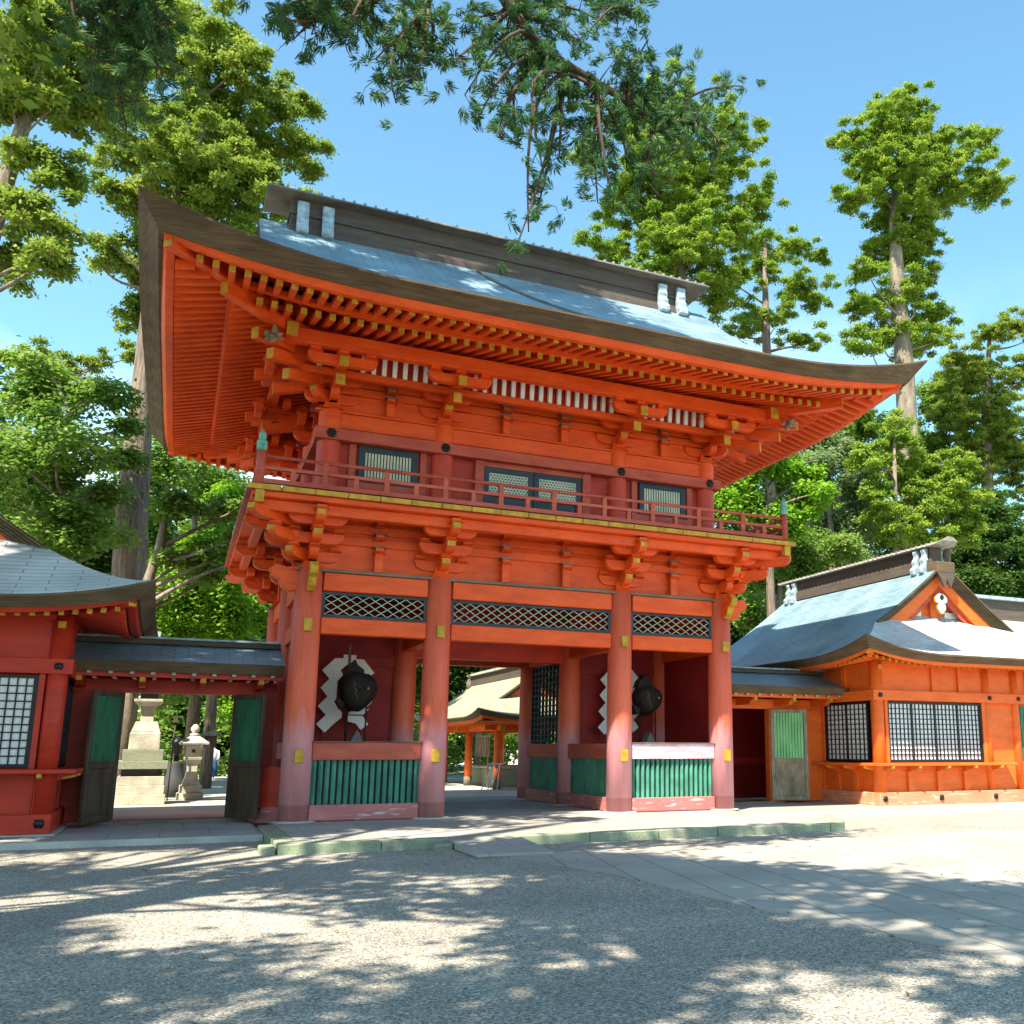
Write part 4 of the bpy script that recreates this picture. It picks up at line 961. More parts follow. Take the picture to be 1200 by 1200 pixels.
    mb = N(); mb.box(3.6, 3.72, -.12, -.03, 1.22, 2.85, red); mb.box(.17, .26, -.12, -.03, 1.22, 2.85, red); mb.box(-.12, -.03, 2.2, 2.32, 1.22, 2.85, red2); mb.build_each('window_post', t)
    # counter shelf with gold tipped brackets
    mb = N(); mb.box(-.48, 4.45, -.48, -.0, 1.14, 1.215, red); mb.box(-.48, -.0, .001, 2.5, 1.141, 1.214, red); sh = mb.build('counter_shelf', t, bevel=.01)
    for u in (.05, .95, 1.95, 2.9, 3.85):
        mb = N(); mb.prism([(0, 0), (.46, 0), (.44, -.05), (.15, -.12), (0, -.22)], (u, -.03, 1.139), (0, -1, 0), (0, 0, 1), .07, red, red); mb.add([(u-.036, -.494, 1.08), (u+.036, -.494, 1.08), (u+.036, -.494, 1.138), (u-.036, -.494, 1.138)], [(0, 1, 2, 3)], 'ochre')
        mb.hex([(u-.037, -.46, 1.075), (u+.037, -.46, 1.075), (u+.037, -.25, 1.03), (u-.037, -.25, 1.03), (u-.037, -.46, 1.115), (u+.037, -.46, 1.115), (u+.037, -.25, 1.07), (u-.037, -.25, 1.07)], 'ochre'); mb.build('shelf_bracket', sh)
        mb = N(); mb.box(u-.09, u+.09, -.11, -.03, .46, 1.0, red); mb.build('lower_strut', t)
    for y in (.05, .9, 1.7, 2.4):
        mb = N(); mb.prism([(0, 0), (.46, 0), (.44, -.05), (.15, -.12), (0, -.22)], (-.03, y, 1.139), (-1, 0, 0), (0, 0, 1), .07, red, red)
        mb.hex([(-.46, y-.037, 1.075), (-.25, y-.037, 1.03), (-.25, y+.037, 1.03), (-.46, y+.037, 1.075), (-.46, y-.037, 1.115), (-.25, y-.037, 1.07), (-.25, y+.037, 1.07), (-.46, y+.037, 1.115)], 'ochre'); mb.build('shelf_bracket', sh)
        mb = N(); mb.box(-.11, -.03, y-.09, y+.09, .46, 1.0, red2); mb.build('lower_strut', t)
    # green shutter in the last bay
    mb = N()
    for k in range(7): u = 5.12+k*.13; (u < W2-.15) and mb.box(u, u+.115, -.06, -.031, 1.25, 2.8, 'green_deep')
    mb.build('green_shutter', t)
    # roof
    Lh = (depth+2*ov)/2; r = Roof(lambda x, y: (hw+y, depth/2+x), Lh, hw+ov, 4.02, .42, 2.8, .55, .032, Lh-ov-.42, .22, .18, .14)
    mb = N(); r.surface(mb, 'roof', 'roof_lit'); ro = mb.build('roof', t)
    mb = N(); r.eave(mb, 'bark_eave'); mb.build('bark_eave', ro)
    mb = N(); r.ring(mb, [(.24, lambda c: 3.865+.42*c*.8), (.30, lambda c: 3.76+.42*c*.75), (.42, lambda c: 3.76+.42*c*.75), (.42, lambda c: 3.9+.42*c*.75)], red); mb.build('fascia', ro)
    mb = N(); r.ring(mb, [(.4, lambda c: 3.84+.42*c*.75), (ov+.3, lambda c: 4.1)], red2); mb.build('soffit', ro)
    mb = N()
    for side in (0, 1):
        half = (hw+ov) if side == 0 else Lh; n = int((half-.55)/.21)
        for k in range(-n, n+1):
            a = k*.21; q = half-abs(a); c = max(0, 1-q/2.8)**2.2; ie = min(ov+.1, q); i0 = .46
            if ie-i0 < .1: continue
            z = lambda i: 3.735+.22*(i-i0)+.42*c*.7*max(0, 1-(i-i0)/1.0)
            pt = (lambda s_, i, zz: (hw+a+s_, -ov+i, zz)) if side == 0 else (lambda s_, i, zz: (-ov+i, depth/2+a+s_, zz))
            w = .042; h_ = .09
            P = [pt(-w, i0, z(i0)), pt(w, i0, z(i0)), pt(w, ie, z(ie)), pt(-w, ie, z(ie)), pt(-w, i0, z(i0)+h_), pt(w, i0, z(i0)+h_), pt(w, ie, z(ie)+h_), pt(-w, ie, z(ie)+h_)]
            mb.hex(P, red, {2: 'ochre'})
    mb.build('rafters', ro)
    mb = N(); a = Vector((-ov+.34, -ov+.34, 4.0)); b = Vector((.1, .1, 3.9)); mb.beam(a, b, .17, .2, red); n_ = Vector((.7, -.7, 0))*.085; a = a-Vector((.004, .004, 0)); mb.add([a-n_, a+n_, a+n_+Vector((0, 0, .2)), a-n_+Vector((0, 0, .2))], [(0, 1, 2, 3)], 'ochre'); mb.build('hip_rafter', ro)
    # gable end
    mb = N(); mb = 0
    for sd in (-1, 1):
        for sy in (-1, 1): mb = N(); r.verge(mb, sd, .30, 5, 'bark_eave', .6, (sy,)); mb.build('verge', ro)
    mb = N(); r.hafu(mb, -1, r.g-.24, -.31, -.66, .09, 'hall_orange'); r.hafu(mb, -1, r.g-.34, -.6, -.86, .07, 'faded_red' if sg > 0 else red); mb.build_each('bargeboard', ro)
    yg = depth/2-(r.g-.62); zt = r.z0+r.h(hw+ov)-.2; zb = 4.6
    mb = N(); mb.add([(-ov+1.0, yg, zb), (W2+ov-1.0, yg, zb), (hw+1.6, yg, zb+1.0), (hw, yg, zt), (hw-1.6, yg, zb+1.0)], [(0, 1, 2, 3, 4)], red); mb.box(hw-1.9, hw+1.9, yg-.1, yg-.005, zb+.5, zb+.68, 'hall_orange'); mb.box(hw-.12, hw+.12, yg-.09, yg-.004, zb+.68, zt-.7, 'hall_orange')
    for s_ in (-1, 1): mb.box(hw+s_*.9-.45, hw+s_*.9+.45, yg-.05, yg-.004, zb+.69, zb+.95, 'white')
    gw = mb.build('gable_wall', ro)
    mb = N(); yo = depth/2-(r.g-.22); zo = zt-.95
    sc = .55; mb.prism([(a*sc, b*sc) for a, b in [(-.30, .34), (-.42, .2), (-.40, .0), (-.26, -.1), (-.12, -.06), (-.28, -.18), (-.27, -.40), (-.12, -.58), (0, -.66), (.12, -.58), (.27, -.40), (.28, -.18), (.12, -.06), (.26, -.1), (.40, .0), (.42, .2), (.30, .34), (.12, .44), (-.12, .44)]], (hw, yo, zo), (1, 0, 0), (0, 0, 1), .08, 'ochre', 'white'); mb.lathe((hw, yo-.05, zo+.13), [(.03, -.08), (.07, -.04), (.085, 0), (.07, .04), (.03, .08)], 'black', 8, True, 1, .4)
    for a in (-.1, .0, .1): mb.rod((hw+a*.8, yo-.045, zo-.16), (hw+a*.3, yo-.045, zo-.28), .02, 'ochre')
    mb.build('gable_pendant', ro, bevel=.012)
    # ridge
    zr = r.z0+r.h(hw+ov); y0 = depth/2-r.g+.3; y1 = depth/2+r.g-.3
    mb = N(); mb.box(hw-.22, hw+.22, y0, y1, zr-.25, zr+.48, 'ridge'); mb.box(hw-.30, hw+.30, y0-.05, y1+.05, zr-.2, zr+.10, 'ridge'); rr = mb.build('ridge', ro, bevel=.015)
    mb = N(); n = int((y1-y0)/.2)
    mb.prism([(-.40, 0), (-.36, .05), (-.1, .14), (.1, .14), (.36, .05), (.40, 0)], (hw, (y0+y1)/2, zr+.49), (1, 0, 0), (0, 0, 1), y1-y0+.7, 'cap_pale')
    mb.hex([(hw-.3, y0-.6, zr+.58), (hw+.3, y0-.6, zr+.58), (hw+.4, y0-.355, zr+.49), (hw-.4, y0-.355, zr+.49), (hw-.1, y0-.62, zr+.70), (hw+.1, y0-.62, zr+.70), (hw+.12, y0-.355, zr+.63), (hw-.12, y0-.355, zr+.63)], 'cap_pale')
    for k in range(n+1): y = y0-.3+(y1-y0+.6)*k/n; mb.box(hw-.43, hw+.43, y-.025, y+.025, zr+.485, zr+.56, 'cap_pale')
    mb.build('ridge_cap', rr)
    for yy in (y0+.18, y0+.52, y1-.18, y1-.52):
        for s_ in (-1, 1):
            mb = N(); mb.prism([(0, .36), (.1, .40), (.17, .3), (.12, .14), (.22, .02), (.18, -.14), (.30, -.22), (.28, -.40), (.12, -.44), (0, -.3)], (hw+s_*.21, yy, zr+.1), (s_, 0, 0), (0, 0, 1), .2, 'ornament'); mb.build('ridge_ornament', rr, bevel=.03)
    mb = N(); yv = depth/2-r.g-.03; mb.box(hw-.34, hw+.34, yv-.06, yv+.4, zr-.34, zr-.0, 'bark_eave'); mb.prism([(-.34, 0), (-.12, -.45), (0, -.2), (.12, -.45), (.34, 0)], (hw, yv-.04, zr-.34), (1, 0, 0), (0, 0, 1), .1, 'ridge'); mb.build('gable_crest', rr, bevel=.02)
    return t
hall(1, 9.75, .1, 3.05, 'sunlit orange shrine hall with a gabled shingle roof and white lattice windows, on the right', 'hall_orange', 'hall_orange')
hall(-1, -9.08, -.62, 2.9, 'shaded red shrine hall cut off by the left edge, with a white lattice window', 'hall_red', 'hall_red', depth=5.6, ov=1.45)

# corridor behind the right hall
co = thing('corridor', 'long low shrine corridor roof running on beyond the right hall', 'building', (22, 6, 0))
mb = MB(); rw = []; uv = []
for i in range(13):
    f = i/12; y = 2.6+6.6*f; e = abs(f-.5)*2; z = 4.0+2.55*(1-e)-.3*math.sin(math.pi*(1-e)); rw.append([(15.2, y, z), (22, y, z), (32, y, z)]); uv += [(15.2, f*8), (22, f*8), (32, f*8)]
mb.grid(rw, 'roof_lit', uv); cr = mb.build('roof', co)
mb = MB(); mb.box(15.2, 32, 5.62, 6.18, 6.2, 7.0, 'ridge'); mb.box(15.2, 32, 5.45, 6.35, 7.001, 7.12, 'ornament'); mb.build('ridge', cr)
mb = MB(); mb.hex([(15.2, 2.75, 3.8), (32, 2.75, 3.8), (32, 3.3, 3.8), (15.2, 3.3, 3.8), (15.2, 2.6, 3.99), (32, 2.6, 3.99), (32, 3.3, 4.15), (15.2, 3.3, 4.15)], 'bark_eave'); mb.build('eave', cr)
mb = MB(); mb.box(15.9, 32, 3.6, 3.75, .1, 3.9, 'hall_orange'); mb.build_each('wall', co)
for k in range(8): mb = MB(); x = 16.5+k*2; mb.tube([(x, 3.55, .1), (x, 3.55, 3.9)], .15, 'hall_orange', 14); mb.build('pillar', co)
for k in range(7):
    mb = MB(); x = 16.8+k*2
    for j in range(11): mb.box(x+j*.13, x+j*.13+.115, 3.54, 3.595, 1.2, 2.8, 'green_deep')
    mb.build('green_shutter', co)

# ------------------------------------------------------------------ things in the rear court
pv = thing('water_pavilion', 'small open orange pavilion with a mossy bark roof, seen through the gate passage', 'pavilion', (5.3, 19, .05))
for x in (3.95, 6.6):
    for y in (15, 19, 23):
        mb = MB(); mb.tube([(x, y, .05), (x, y, 2.45)], .15, 'hall_orange', 16); p = mb.build('pillar', pv)
        mb = MB(); mb.tube([(x, y, .06), (x, y, .42)], .165, 'slate', 16); mb.build('copper_shoe', p)
        mb = MB(); mb.box(x-.18, x-.10, y-.07, y+.07, 2.3, 2.45, 'ochre'); mb.build('gold_plate', p)
mb = MB()
for x in (3.95, 6.6): mb.box(x-.1, x+.1, 14.4, 23.6, 2.22, 2.45, 'hall_orange', {2: 'ochre'})
for y in (15, 19, 23): mb.box(3.4, 7.15, y-.09, y+.09, 2.24, 2.44, 'hall_orange', {5: 'ochre'})
mb.build_each('beam', pv)
PR = Roof(lambda x, y: (5.275+y, 19+x), 5.4, 2.55, 2.72, .28, 2.2, .52, .07, 4.3, .16, .13, .1)
mb = MB(); PR.surface(mb, 'roof_moss', 'roof_moss'); pr_ = mb.build('roof', pv)
mb = MB(); PR.eave(mb, 'bark_eave'); PR.verge(mb, -1, .22, 3); PR.verge(mb, 1, .22, 3); mb.build('bark_eave', pr_)
mb = MB(); PR.ring(mb, [(.2, lambda c: 2.62+.2*c), (.25, lambda c: 2.46+.2*c), (.4, lambda c: 2.46+.2*c), (.4, lambda c: 2.6+.2*c), (1.6, lambda c: 2.8)], 'hall_orange')
for k in range(42):
    y = 13.9+k*.25; mb.box(3.0, 4.0, y-.04, y+.04, 2.43, 2.52, 'hall_orange', {5: 'ochre'})
PR.hafu(mb, -1, PR.g-.2, -.24, -.5, .08, 'hall_orange'); mb.build('eave_boards', pr_)
mb = MB(); zr = PR.z0+PR.h(2.55); mb.box(5.08, 5.47, 14.9, 23.1, zr-.15, zr+.3, 'ridge'); mb.box(4.98, 5.57, 14.6, 23.4, zr+.301, zr+.4, 'roof_moss' if 0 else 'stone_warm'); mb.lathe((5.0, 23.0, zr-.1), [(.05, -.2), (.15, -.1), (.15, .1), (.08, .3)], 'slate', 10); mb.build('ridge', pr_)
mb = MB(); mb.box(4.5, 6.1, 17.4, 20.8, .05, .75, 'stone_moss'); mb.box(4.42, 6.18, 17.3, 20.9, .751, .86, 'stone_warm'); tag(mb.build('stone_basin', bevel=.03), 'pale stone water basin under the small orange pavilion', 'basin')
lr = thing('ladle_rack', 'hanging rack of pale wooden strips between the pavilion pillars', 'rack', (4.05, 17.1, 1.2))
mb = MB(); mb.box(4.0, 4.06, 16.1, 18.2, 1.98, 2.06, 'timber_pale'); mb.box(4.0, 4.06, 16.1, 18.2, 1.25, 1.3, 'slate'); mb.tube([(4.03, 16.5, .05), (4.03, 16.5, 2.0)], .035, 'timber_pale', 8); mb.build('frame', lr)
mb = MB()
for k in range(9): mb.box(4.0, 4.03, 16.25+k*.22, 16.35+k*.22, 1.31, 1.975, 'timber_pale')
mb.build('wooden_strips', lr)
tr = thing('trestle', 'thin white folding trestle standing at the foot of the pavilion pillar', 'trestle', (3.55, 14.3, .05))
for dx in (-.12, .12):
    for s_ in (-1, 1): mb = MB(); mb.tube([(3.55+dx-.1+.18*s_, 14.3, .06), (3.62+dx+.1, 14.32, .98)], .018, 'white', 8); mb.build('leg', tr)
mb = MB(); mb.tube([(3.4, 14.32, .98), (4.0, 14.32, 1.0)], .02, 'white', 8); mb.build('top_bar', tr)

def sq(mb, cx, cy, prof, m, rot=R(45)):      # square plan stack
    vs = []; fs = []
    for h_, z in prof:
        for i in range(4): a = rot+i*math.pi/2; vs.append((cx+h_*1.4142*math.cos(a), cy+h_*1.4142*math.sin(a), z))
    for k in range(len(prof)-1):
        for i in range(4): j = (i+1) % 4; fs.append((k*4+i, k*4+j, (k+1)*4+j, (k+1)*4+i))
    fs += [(3, 2, 1, 0), tuple(range((len(prof)-1)*4, len(prof)*4))]
    mb.add(vs, fs, m)
mo = thing('stone_monument', 'tall stepped cream stone lantern seen through the left side gate', 'stone lantern', (-7.84, 10, .05))
mb = MB(); sq(mb, -7.84, 10, [(.64, .05), (.64, .32)], 'stone_warm'); sq(mb, -7.84, 10, [(.60, .322), (.60, .56)], 'stone_warm'); sq(mb, -7.84, 10, [(.58, .562), (.58, .80)], 'stone_warm'); sq(mb, -7.84, 10, [(.5, .802), (.5, .99)], 'stone_dark'); mb.build('base', mo, bevel=.012)
mb = MB(); sq(mb, -7.84, 10, [(.64, .992), (.64, 1.22)], 'stone_moss'); sq(mb, -7.84, 10, [(.50, 1.222), (.51, 1.52)], 'stone_moss'); sq(mb, -7.84, 10, [(.39, 1.522), (.38, 1.95), (.36, 2.0)], 'stone_warm'); mb.build('plinth', mo, bevel=.012)
mb = MB(); sq(mb, -7.84, 10, [(.36, 2.002), (.27, 2.28)], 'stone_warm'); sq(mb, -7.84, 10, [(.17, 2.282), (.16, 2.5), (.2, 2.7), (.36, 2.82), (.36, 2.90)], 'stone_warm'); mb.build('shaft', mo, bevel=.01)
mb = MB(); sq(mb, -7.84, 10, [(.22, 2.902), (.22, 3.4)], 'stone_dark'); sq(mb, -7.84, 10, [(.55, 3.402), (.6, 3.5), (.12, 3.9)], 'stone_moss'); mb.lathe((-7.84, 10, 3.9), [(.12, 0), (.16, .12), (.1, .28), (.02, .38)], 'stone_warm', 12); mb.build('lamp_house', mo, bevel=.01)
def lantern(x, y, s, m, m2, label, gp=None):
    t = thing('stone_lantern', label, 'stone lantern', (x, y, .05), gp); Z = lambda p: [(a*s, .05+b*s) for a, b in p]
    mb = MB(); sq(mb, x, y, Z([(.37, 0), (.37, .2)]), m); sq(mb, x, y, Z([(.31, .202), (.31, .42)]), m); mb.build('base', t, bevel=.012)
    mb = MB(); sq(mb, x, y, Z([(.25, .422), (.19, .62), (.14, .85), (.16, 1.05), (.24, 1.16), (.26, 1.24)]), m); mb.build('shaft', t, bevel=.01)
    mb = MB(); sq(mb, x, y, Z([(.2, 1.242), (.2, 1.60)]), m); mb.lathe((x, y-.2*s, .05+1.42*s), [(.05*s, -.05*s), (.06*s, 0), (.05*s, .05*s)], m2, 8, True, 1, .3); mb.build('lamp_house', t, bevel=.01)
    mb = MB(); sq(mb, x, y, Z([(.40, 1.602), (.42, 1.66), (.14, 1.86)]), m); mb.lathe((x, y, .05+1.86*s), [(.13*s, 0), (.15*s, .06*s), (.07*s, .1*s), (.12*s, .16*s), (.13*s, .24*s), (.06*s, .34*s), (.01*s, .36*s)], m, 12); mb.build('roof', t, bevel=.01)
lantern(-6.55, 12, 1.0, 'stone_warm', 'stone_dark', 'pale stone lantern with a round finial, right of the tall stepped one')
bl = thing('metal_lantern', 'dark slim metal lantern between the two pale stone lanterns', 'lantern', (-7.0, 13.5, .05))
mb = MB(); mb.lathe((-7.0, 13.5, .05), [(.36, 0), (.36, .5), (.26, .62), (.22, 1.0), (.2, 1.1)], 'stone_dark', 12); mb.build('pedestal', bl); mb = MB(); mb.lathe((-7.0, 13.5, 1.15), [(.08, 0), (.07, .2), (.16, .26), (.16, .5), (.3, .54), (.1, .68), (.03, .8)], 'black', 12); mb.build('lamp', bl)
mb = MB(); mb.tube([(-7.15, 11.4, .05), (-7.12, 11.4, 2.3)], .022, 'bark_dark', 8); mb.box(-7.18, -7.06, 11.34, 11.46, 2.3, 2.5, 'timber'); tag(mb.build('slim_pole'), 'thin reddish brown pole beside the tall stepped stone lantern', 'pole')
wl = thing('wooden_lamp', 'small wooden post lamp with a pitched roof among the far leaves', 'lamp', (-5.87, 20, .05))
mb = MB(); mb.tube([(-5.87, 20, .05), (-5.87, 20, 1.6)], .06, 'timber_pale', 8); mb.build('post', wl)
mb = MB(); sq(mb, -5.87, 20, [(.2, 1.6), (.22, 2.0)], 'timber'); mb.build('lamp_box', wl); mb = MB(); sq(mb, -5.87, 20, [(.38, 2.002), (.38, 2.05), (.03, 2.3)], 'timber_pale'); mb.build('roof', wl)

# two far visitors ------------------------------------------------------
def person(x, y, label, top, low, face=0, hgt=1.66, stride=.1):
    t = thing('person', label, 'person', (x, y, .05))
    k = hgt/1.7; V = [(0, 0, .95), (0, 0, 1.18), (0, .0, 1.40), (0, 0, 1.48), (0, -.01, 1.58), (0, -.01, 1.68)]; rad = [.14, .13, .15, .055, .085, .07]
    E_ = [(0, 1), (1, 2), (2, 3), (3, 4), (4, 5)]
    for s_ in (-1, 1):
        b = len(V); V += [(s_*.09, 0, .90), (s_*.10, s_*stride*.5-.02, .48), (s_*.10, s_*stride, .07), (s_*.11, s_*stride-.14, .03)]; rad += [.10, .07, .045, .035]; E_ += [(0, b), (b, b+1), (b+1, b+2), (b+2, b+3)]
        b = len(V); V += [(s_*.19, 0, 1.38), (s_*.24, .03, 1.10), (s_*.22, -.10, .86), (s_*.21, -.13, .78)]; rad += [.06, .045, .032, .028]; E_ += [(2, b), (b, b+1), (b+1, b+2), (b+2, b+3)]
    me = bpy.data.meshes.new('body'); me.from_pydata([(a*k, b*k, c*k) for a, b, c in V], E_, []); me.materials.append(M['skin_p'])
    o = bpy.data.objects.new('body', me); C.objects.link(o); o.parent = t; o.rotation_euler = (0, 0, face)
    sk = o.modifiers.new('skin', 'SKIN'); sb = o.modifiers.new('sub', 'SUBSURF'); sb.levels = sb.render_levels = 1; sk.use_smooth_shade = True
    for i, v in enumerate(me.skin_vertices[0].data): v.radius = (rad[i]*k, rad[i]*k); v.use_root = (i == 0)
    WL[o] = WL[t]
    def cl(name, prof, m, sx=1.25, sy=.85):
        mb = MB(); mb.lathe((x, y, .05), [(a*k, b*k) for a, b in prof], m, 16, True, sx, sy); mb.build(name, t)
    cl('top', [(.165, .92), (.16, 1.1), (.165, 1.3), (.15, 1.42), (.07, 1.47)], top)
    cl('wide_trousers', [(.21, .09), (.20, .4), (.17, .8), (.15, .98)], low)
    mb = MB(); mb.lathe((x, y+.015, .05+1.60*k), [(.03, -.06), (.09, -.04), (.10, .02), (.085, .09), (.03, .13)], 'hair', 12); mb.build('hair', t)
    for s_ in (-1, 1):
        mb = MB(); mb.tube([(x+s_*.19*k, y, .05+1.38*k), (x+s_*.245*k, y+.03, .05+1.1*k), (x+s_*.23*k, y-.08, .05+.92*k)], [.075, .07, .075], top, 10); mb.build('sleeve', t)
person(-5.25, 33, 'far visitor in a white top and blue wide trousers, nearer the stone lantern', 'whitecloth', 'indigo', .4)
person(-4.25, 32, 'far visitor in blue, half hidden by the right dark door', 'whitecloth', 'indigo', -.3, 1.7)
# ------------------------------------------------------------------ trees
def leaf_mesh(name, mats, pos, nrm, ax, ln, wd, hue, mi=None):
    """pos, nrm, ax: (n,3) leaf base, face normal, long axis; pointed leaf quads"""
    n = len(pos); side = np.cross(nrm, ax); side /= np.linalg.norm(side, axis=1, keepdims=True)+1e-9
    L = ln[:, None]; Wd = wd[:, None]
    v = np.empty((n, 4, 3), np.float32)
    v[:, 0] = pos; v[:, 1] = pos+ax*L*.5+side*Wd*.5; v[:, 2] = pos+ax*L; v[:, 3] = pos+ax*L*.5-side*Wd*.5
    me = bpy.data.meshes.new(name); me.vertices.add(4*n); me.loops.add(4*n); me.polygons.add(n)
    me.vertices.foreach_set('co', v.reshape(-1)); me.loops.foreach_set('vertex_index', np.arange(4*n, dtype=np.int32))
    me.polygons.foreach_set('loop_start', np.arange(0, 4*n, 4, dtype=np.int32)); me.polygons.foreach_set('loop_total', np.full(n, 4, np.int32))
    for m in mats: me.materials.append(M[m])
    a = me.attributes.new('hue', 'FLOAT', 'FACE'); a.data.foreach_set('value', hue.astype(np.float32))
    me.update(calc_edges=True); return me
def unit(a): return a/(np.linalg.norm(a, axis=-1, keepdims=True)+1e-9)
def puff_leaves(rng, centers, radii, nper, ln, wd, style):
    P = []; Nn = []; A = []; H = []
    for c, r in zip(centers, radii):
        n = int(nper*(r[0]*r[1])**.5/.75); h0 = rng.uniform(.25, .75)
        d = unit(rng.normal(size=(n, 3))); rad = rng.uniform(.2, 1, n)**.6; rad = rad*np.where(rng.random(n) < .22, rng.uniform(1.0, 1.7, n), 1)*(1+.28*np.sin(d[:, 0]*5+h0*40)*np.cos(d[:, 1]*6+h0*25))
        if style == 'cedar': d[:, 2] = np.where(d[:, 2] < -.3, -d[:, 2]*.6, d[:, 2])
        p = c+d*rad[:, None]*np.array([r[0], r[0], r[1]])
        if style == 'cedar':     # upward, outward tufts
            nm0 = unit(d*.7+np.array([0, 0, .55])+rng.normal(size=(n, 3))*.5); ax = unit(d*.6+np.array([0, 0, .5])+rng.normal(size=(n, 3))*.5); ax = unit(ax-nm0*np.sum(ax*nm0, 1, keepdims=True)); nm = nm0
        elif style == 'spray':   # needles hanging along the twig
            md = unit(rng.normal(size=3)*np.array([1, 1, .7])+np.array([0, 0, -.1])); ax = unit(md+d*.62); p = c+d*.02+md*(rng.random((n, 1))-.5)*r[0]*.9; nm = unit(np.cross(ax, rng.normal(size=(n, 3))))
        else:                    # flat leaves, faces turned to the sky
            nm = unit(np.array([0, 0, 1.0])+d*.5+rng.normal(size=(n, 3))*.45); ax = unit(np.cross(nm, rng.normal(size=(n, 3))))
        P.append(p); Nn.append(nm); A.append(ax); H.append(np.clip(h0+rng.normal(size=n)*.16+.18*d[:, 2], 0, 1))  # leaf colour lightens towards each puff's top, painting in light from above
    P = np.concatenate(P); n = len(P)
    return P, np.concatenate(Nn), np.concatenate(A), rng.uniform(.7, 1.3, n)*ln, rng.uniform(.7, 1.3, n)*wd, np.concatenate(H)
def limb(mb, a, b, r0, r1, m, rng, sag=.15, n=6):
    a = Vector(a); b = Vector(b); pts = []; L = (b-a).length
    j = Vector(rng.normal(size=3))*L*.05
    for i in range(n+1):
        t = i/n; p = a.lerp(b, t); p += j*math.sin(math.pi*t)*1.2; p.z += sag*L*(t*t-t)*(1 if sag > 0 else 1); pts.append(p)
    mb.tube(pts, [r0+(r1-r0)*i/n for i in range(n+1)], m, 6)
def tree(kind, label, lobes, trunk, fol, style, bark, seed, ln=.16, wd=.085, nper=640, pr=.4, dens=1.15, group=None, cat='tree', flat=.72, fork=None, maxlimb=4.5):
    """lobes: (x, y, z, rx, rz) crown masses; trunk: [(x, y, z, r)...]"""
    rng = np.random.default_rng(seed); x0, y0, z0, _ = trunk[0]
    t = thing(kind, label, cat, (x0, y0, z0), group)
    mb = MB(); mb.tube([(a, b, c) for a, b, c, r in trunk], [r for *_, r in trunk], bark, 14); 
    if fork: mb.tube([(a, b, c) for a, b, c, r in fork], [r for *_, r in fork], bark, 10)
    tp = np.array([(a, b, c) for a, b, c, r in trunk]); trd = np.array([r for *_, r in trunk])
    cs = []; rs = []; lm = mb
    for (lx, ly, lz, rx, rz) in lobes:
        n = max(2, int(round(dens*rx*rz*1.5/(pr*pr*.8)+.5)))
        best = None
        for q in range(n):
            d = unit(rng.normal(size=3)); k = rng.uniform(.1, 1.12)
            p = np.array([lx, ly, lz])+d*k*np.array([max(.1, rx-pr*.4), max(.1, rx-pr*.4), max(.05, rz-pr*.3)])
            r = pr*rng.uniform(.65, 1.2); cs.append(p); rs.append((r, r*flat))
            if q < 1 or (q < 2 and rng.random() < .4):
                zt = min(max(p[2]-rng.uniform(.4, 1.2)*(.6+.33*np.hypot(p[0]-tp[:, 0].mean(), p[1]-tp[:, 1].mean())), tp[0, 2]+.5), tp[-1, 2])
                i = int(np.clip(np.searchsorted(tp[:, 2], zt), 1, len(tp)-1)); f = (zt-tp[i-1, 2])/max(.01, tp[i, 2]-tp[i-1, 2]); a = tp[i-1]+(tp[i]-tp[i-1])*np.clip(f, 0, 1)
                if .5 < np.linalg.norm(p-a) < maxlimb: limb(lm, a, p, min(.13, .035+.018*np.linalg.norm(p-a)), .022, bark, rng)
    mb.build('trunk', t, recalc=False)
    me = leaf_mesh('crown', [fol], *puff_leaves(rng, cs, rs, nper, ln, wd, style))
    me.transform(Matrix.Translation(-Vector((x0, y0, z0)))); o = bpy.data.objects.new('crown', me); C.objects.link(o); o.parent = t; WL[o] = WL[t]
    return t
tree('cedar_tree', 'old cedar with spreading grey limbs at the top left corner', [(-12.6, 8.21, 21.3, 2.38, 1.62), (-11.03, 9.13, 21.97, 1.96, 1.72), (-12.64, 8.61, 19.38, 1.85, 1.3), (-11.2, 9.31, 20.17, 1.53, 1.19), (-10.25, 9.38, 23.17, 1.44, 1.41), (-11.95, 7.7, 15.89, 1.39, 1.08), (-11.21, 7.54, 14.61, 1.13, 0.93), (-12.46, 10.01, 15.15, 1.08, 0.73), (-11.24, 8.28, 17.18, 1.05, 0.65), (-12.3, 8.2, 17.63, 0.78, 0.64), (-9.71, 10.49, 24.85, 1.21, 0.93), (-10.48, 8.91, 20.99, 1.12, 0.86), (-13.34, 10.01, 21.24, 1.11, 1.36)], [(-12.89, 9, 0.0, 0.34), (-12.92, 9, 5.32, 0.27), (-13.22, 9, 11.76, 0.27), (-12.74, 9, 17.06, 0.24), (-12.43, 9, 19.44, 0.17), (-12.21, 9, 21.75, 0.12), (-12.32, 9, 24.31, 0.06)], 'cedar', 'cedar', 'bark_pale', 11, group='trees around the shrine court')
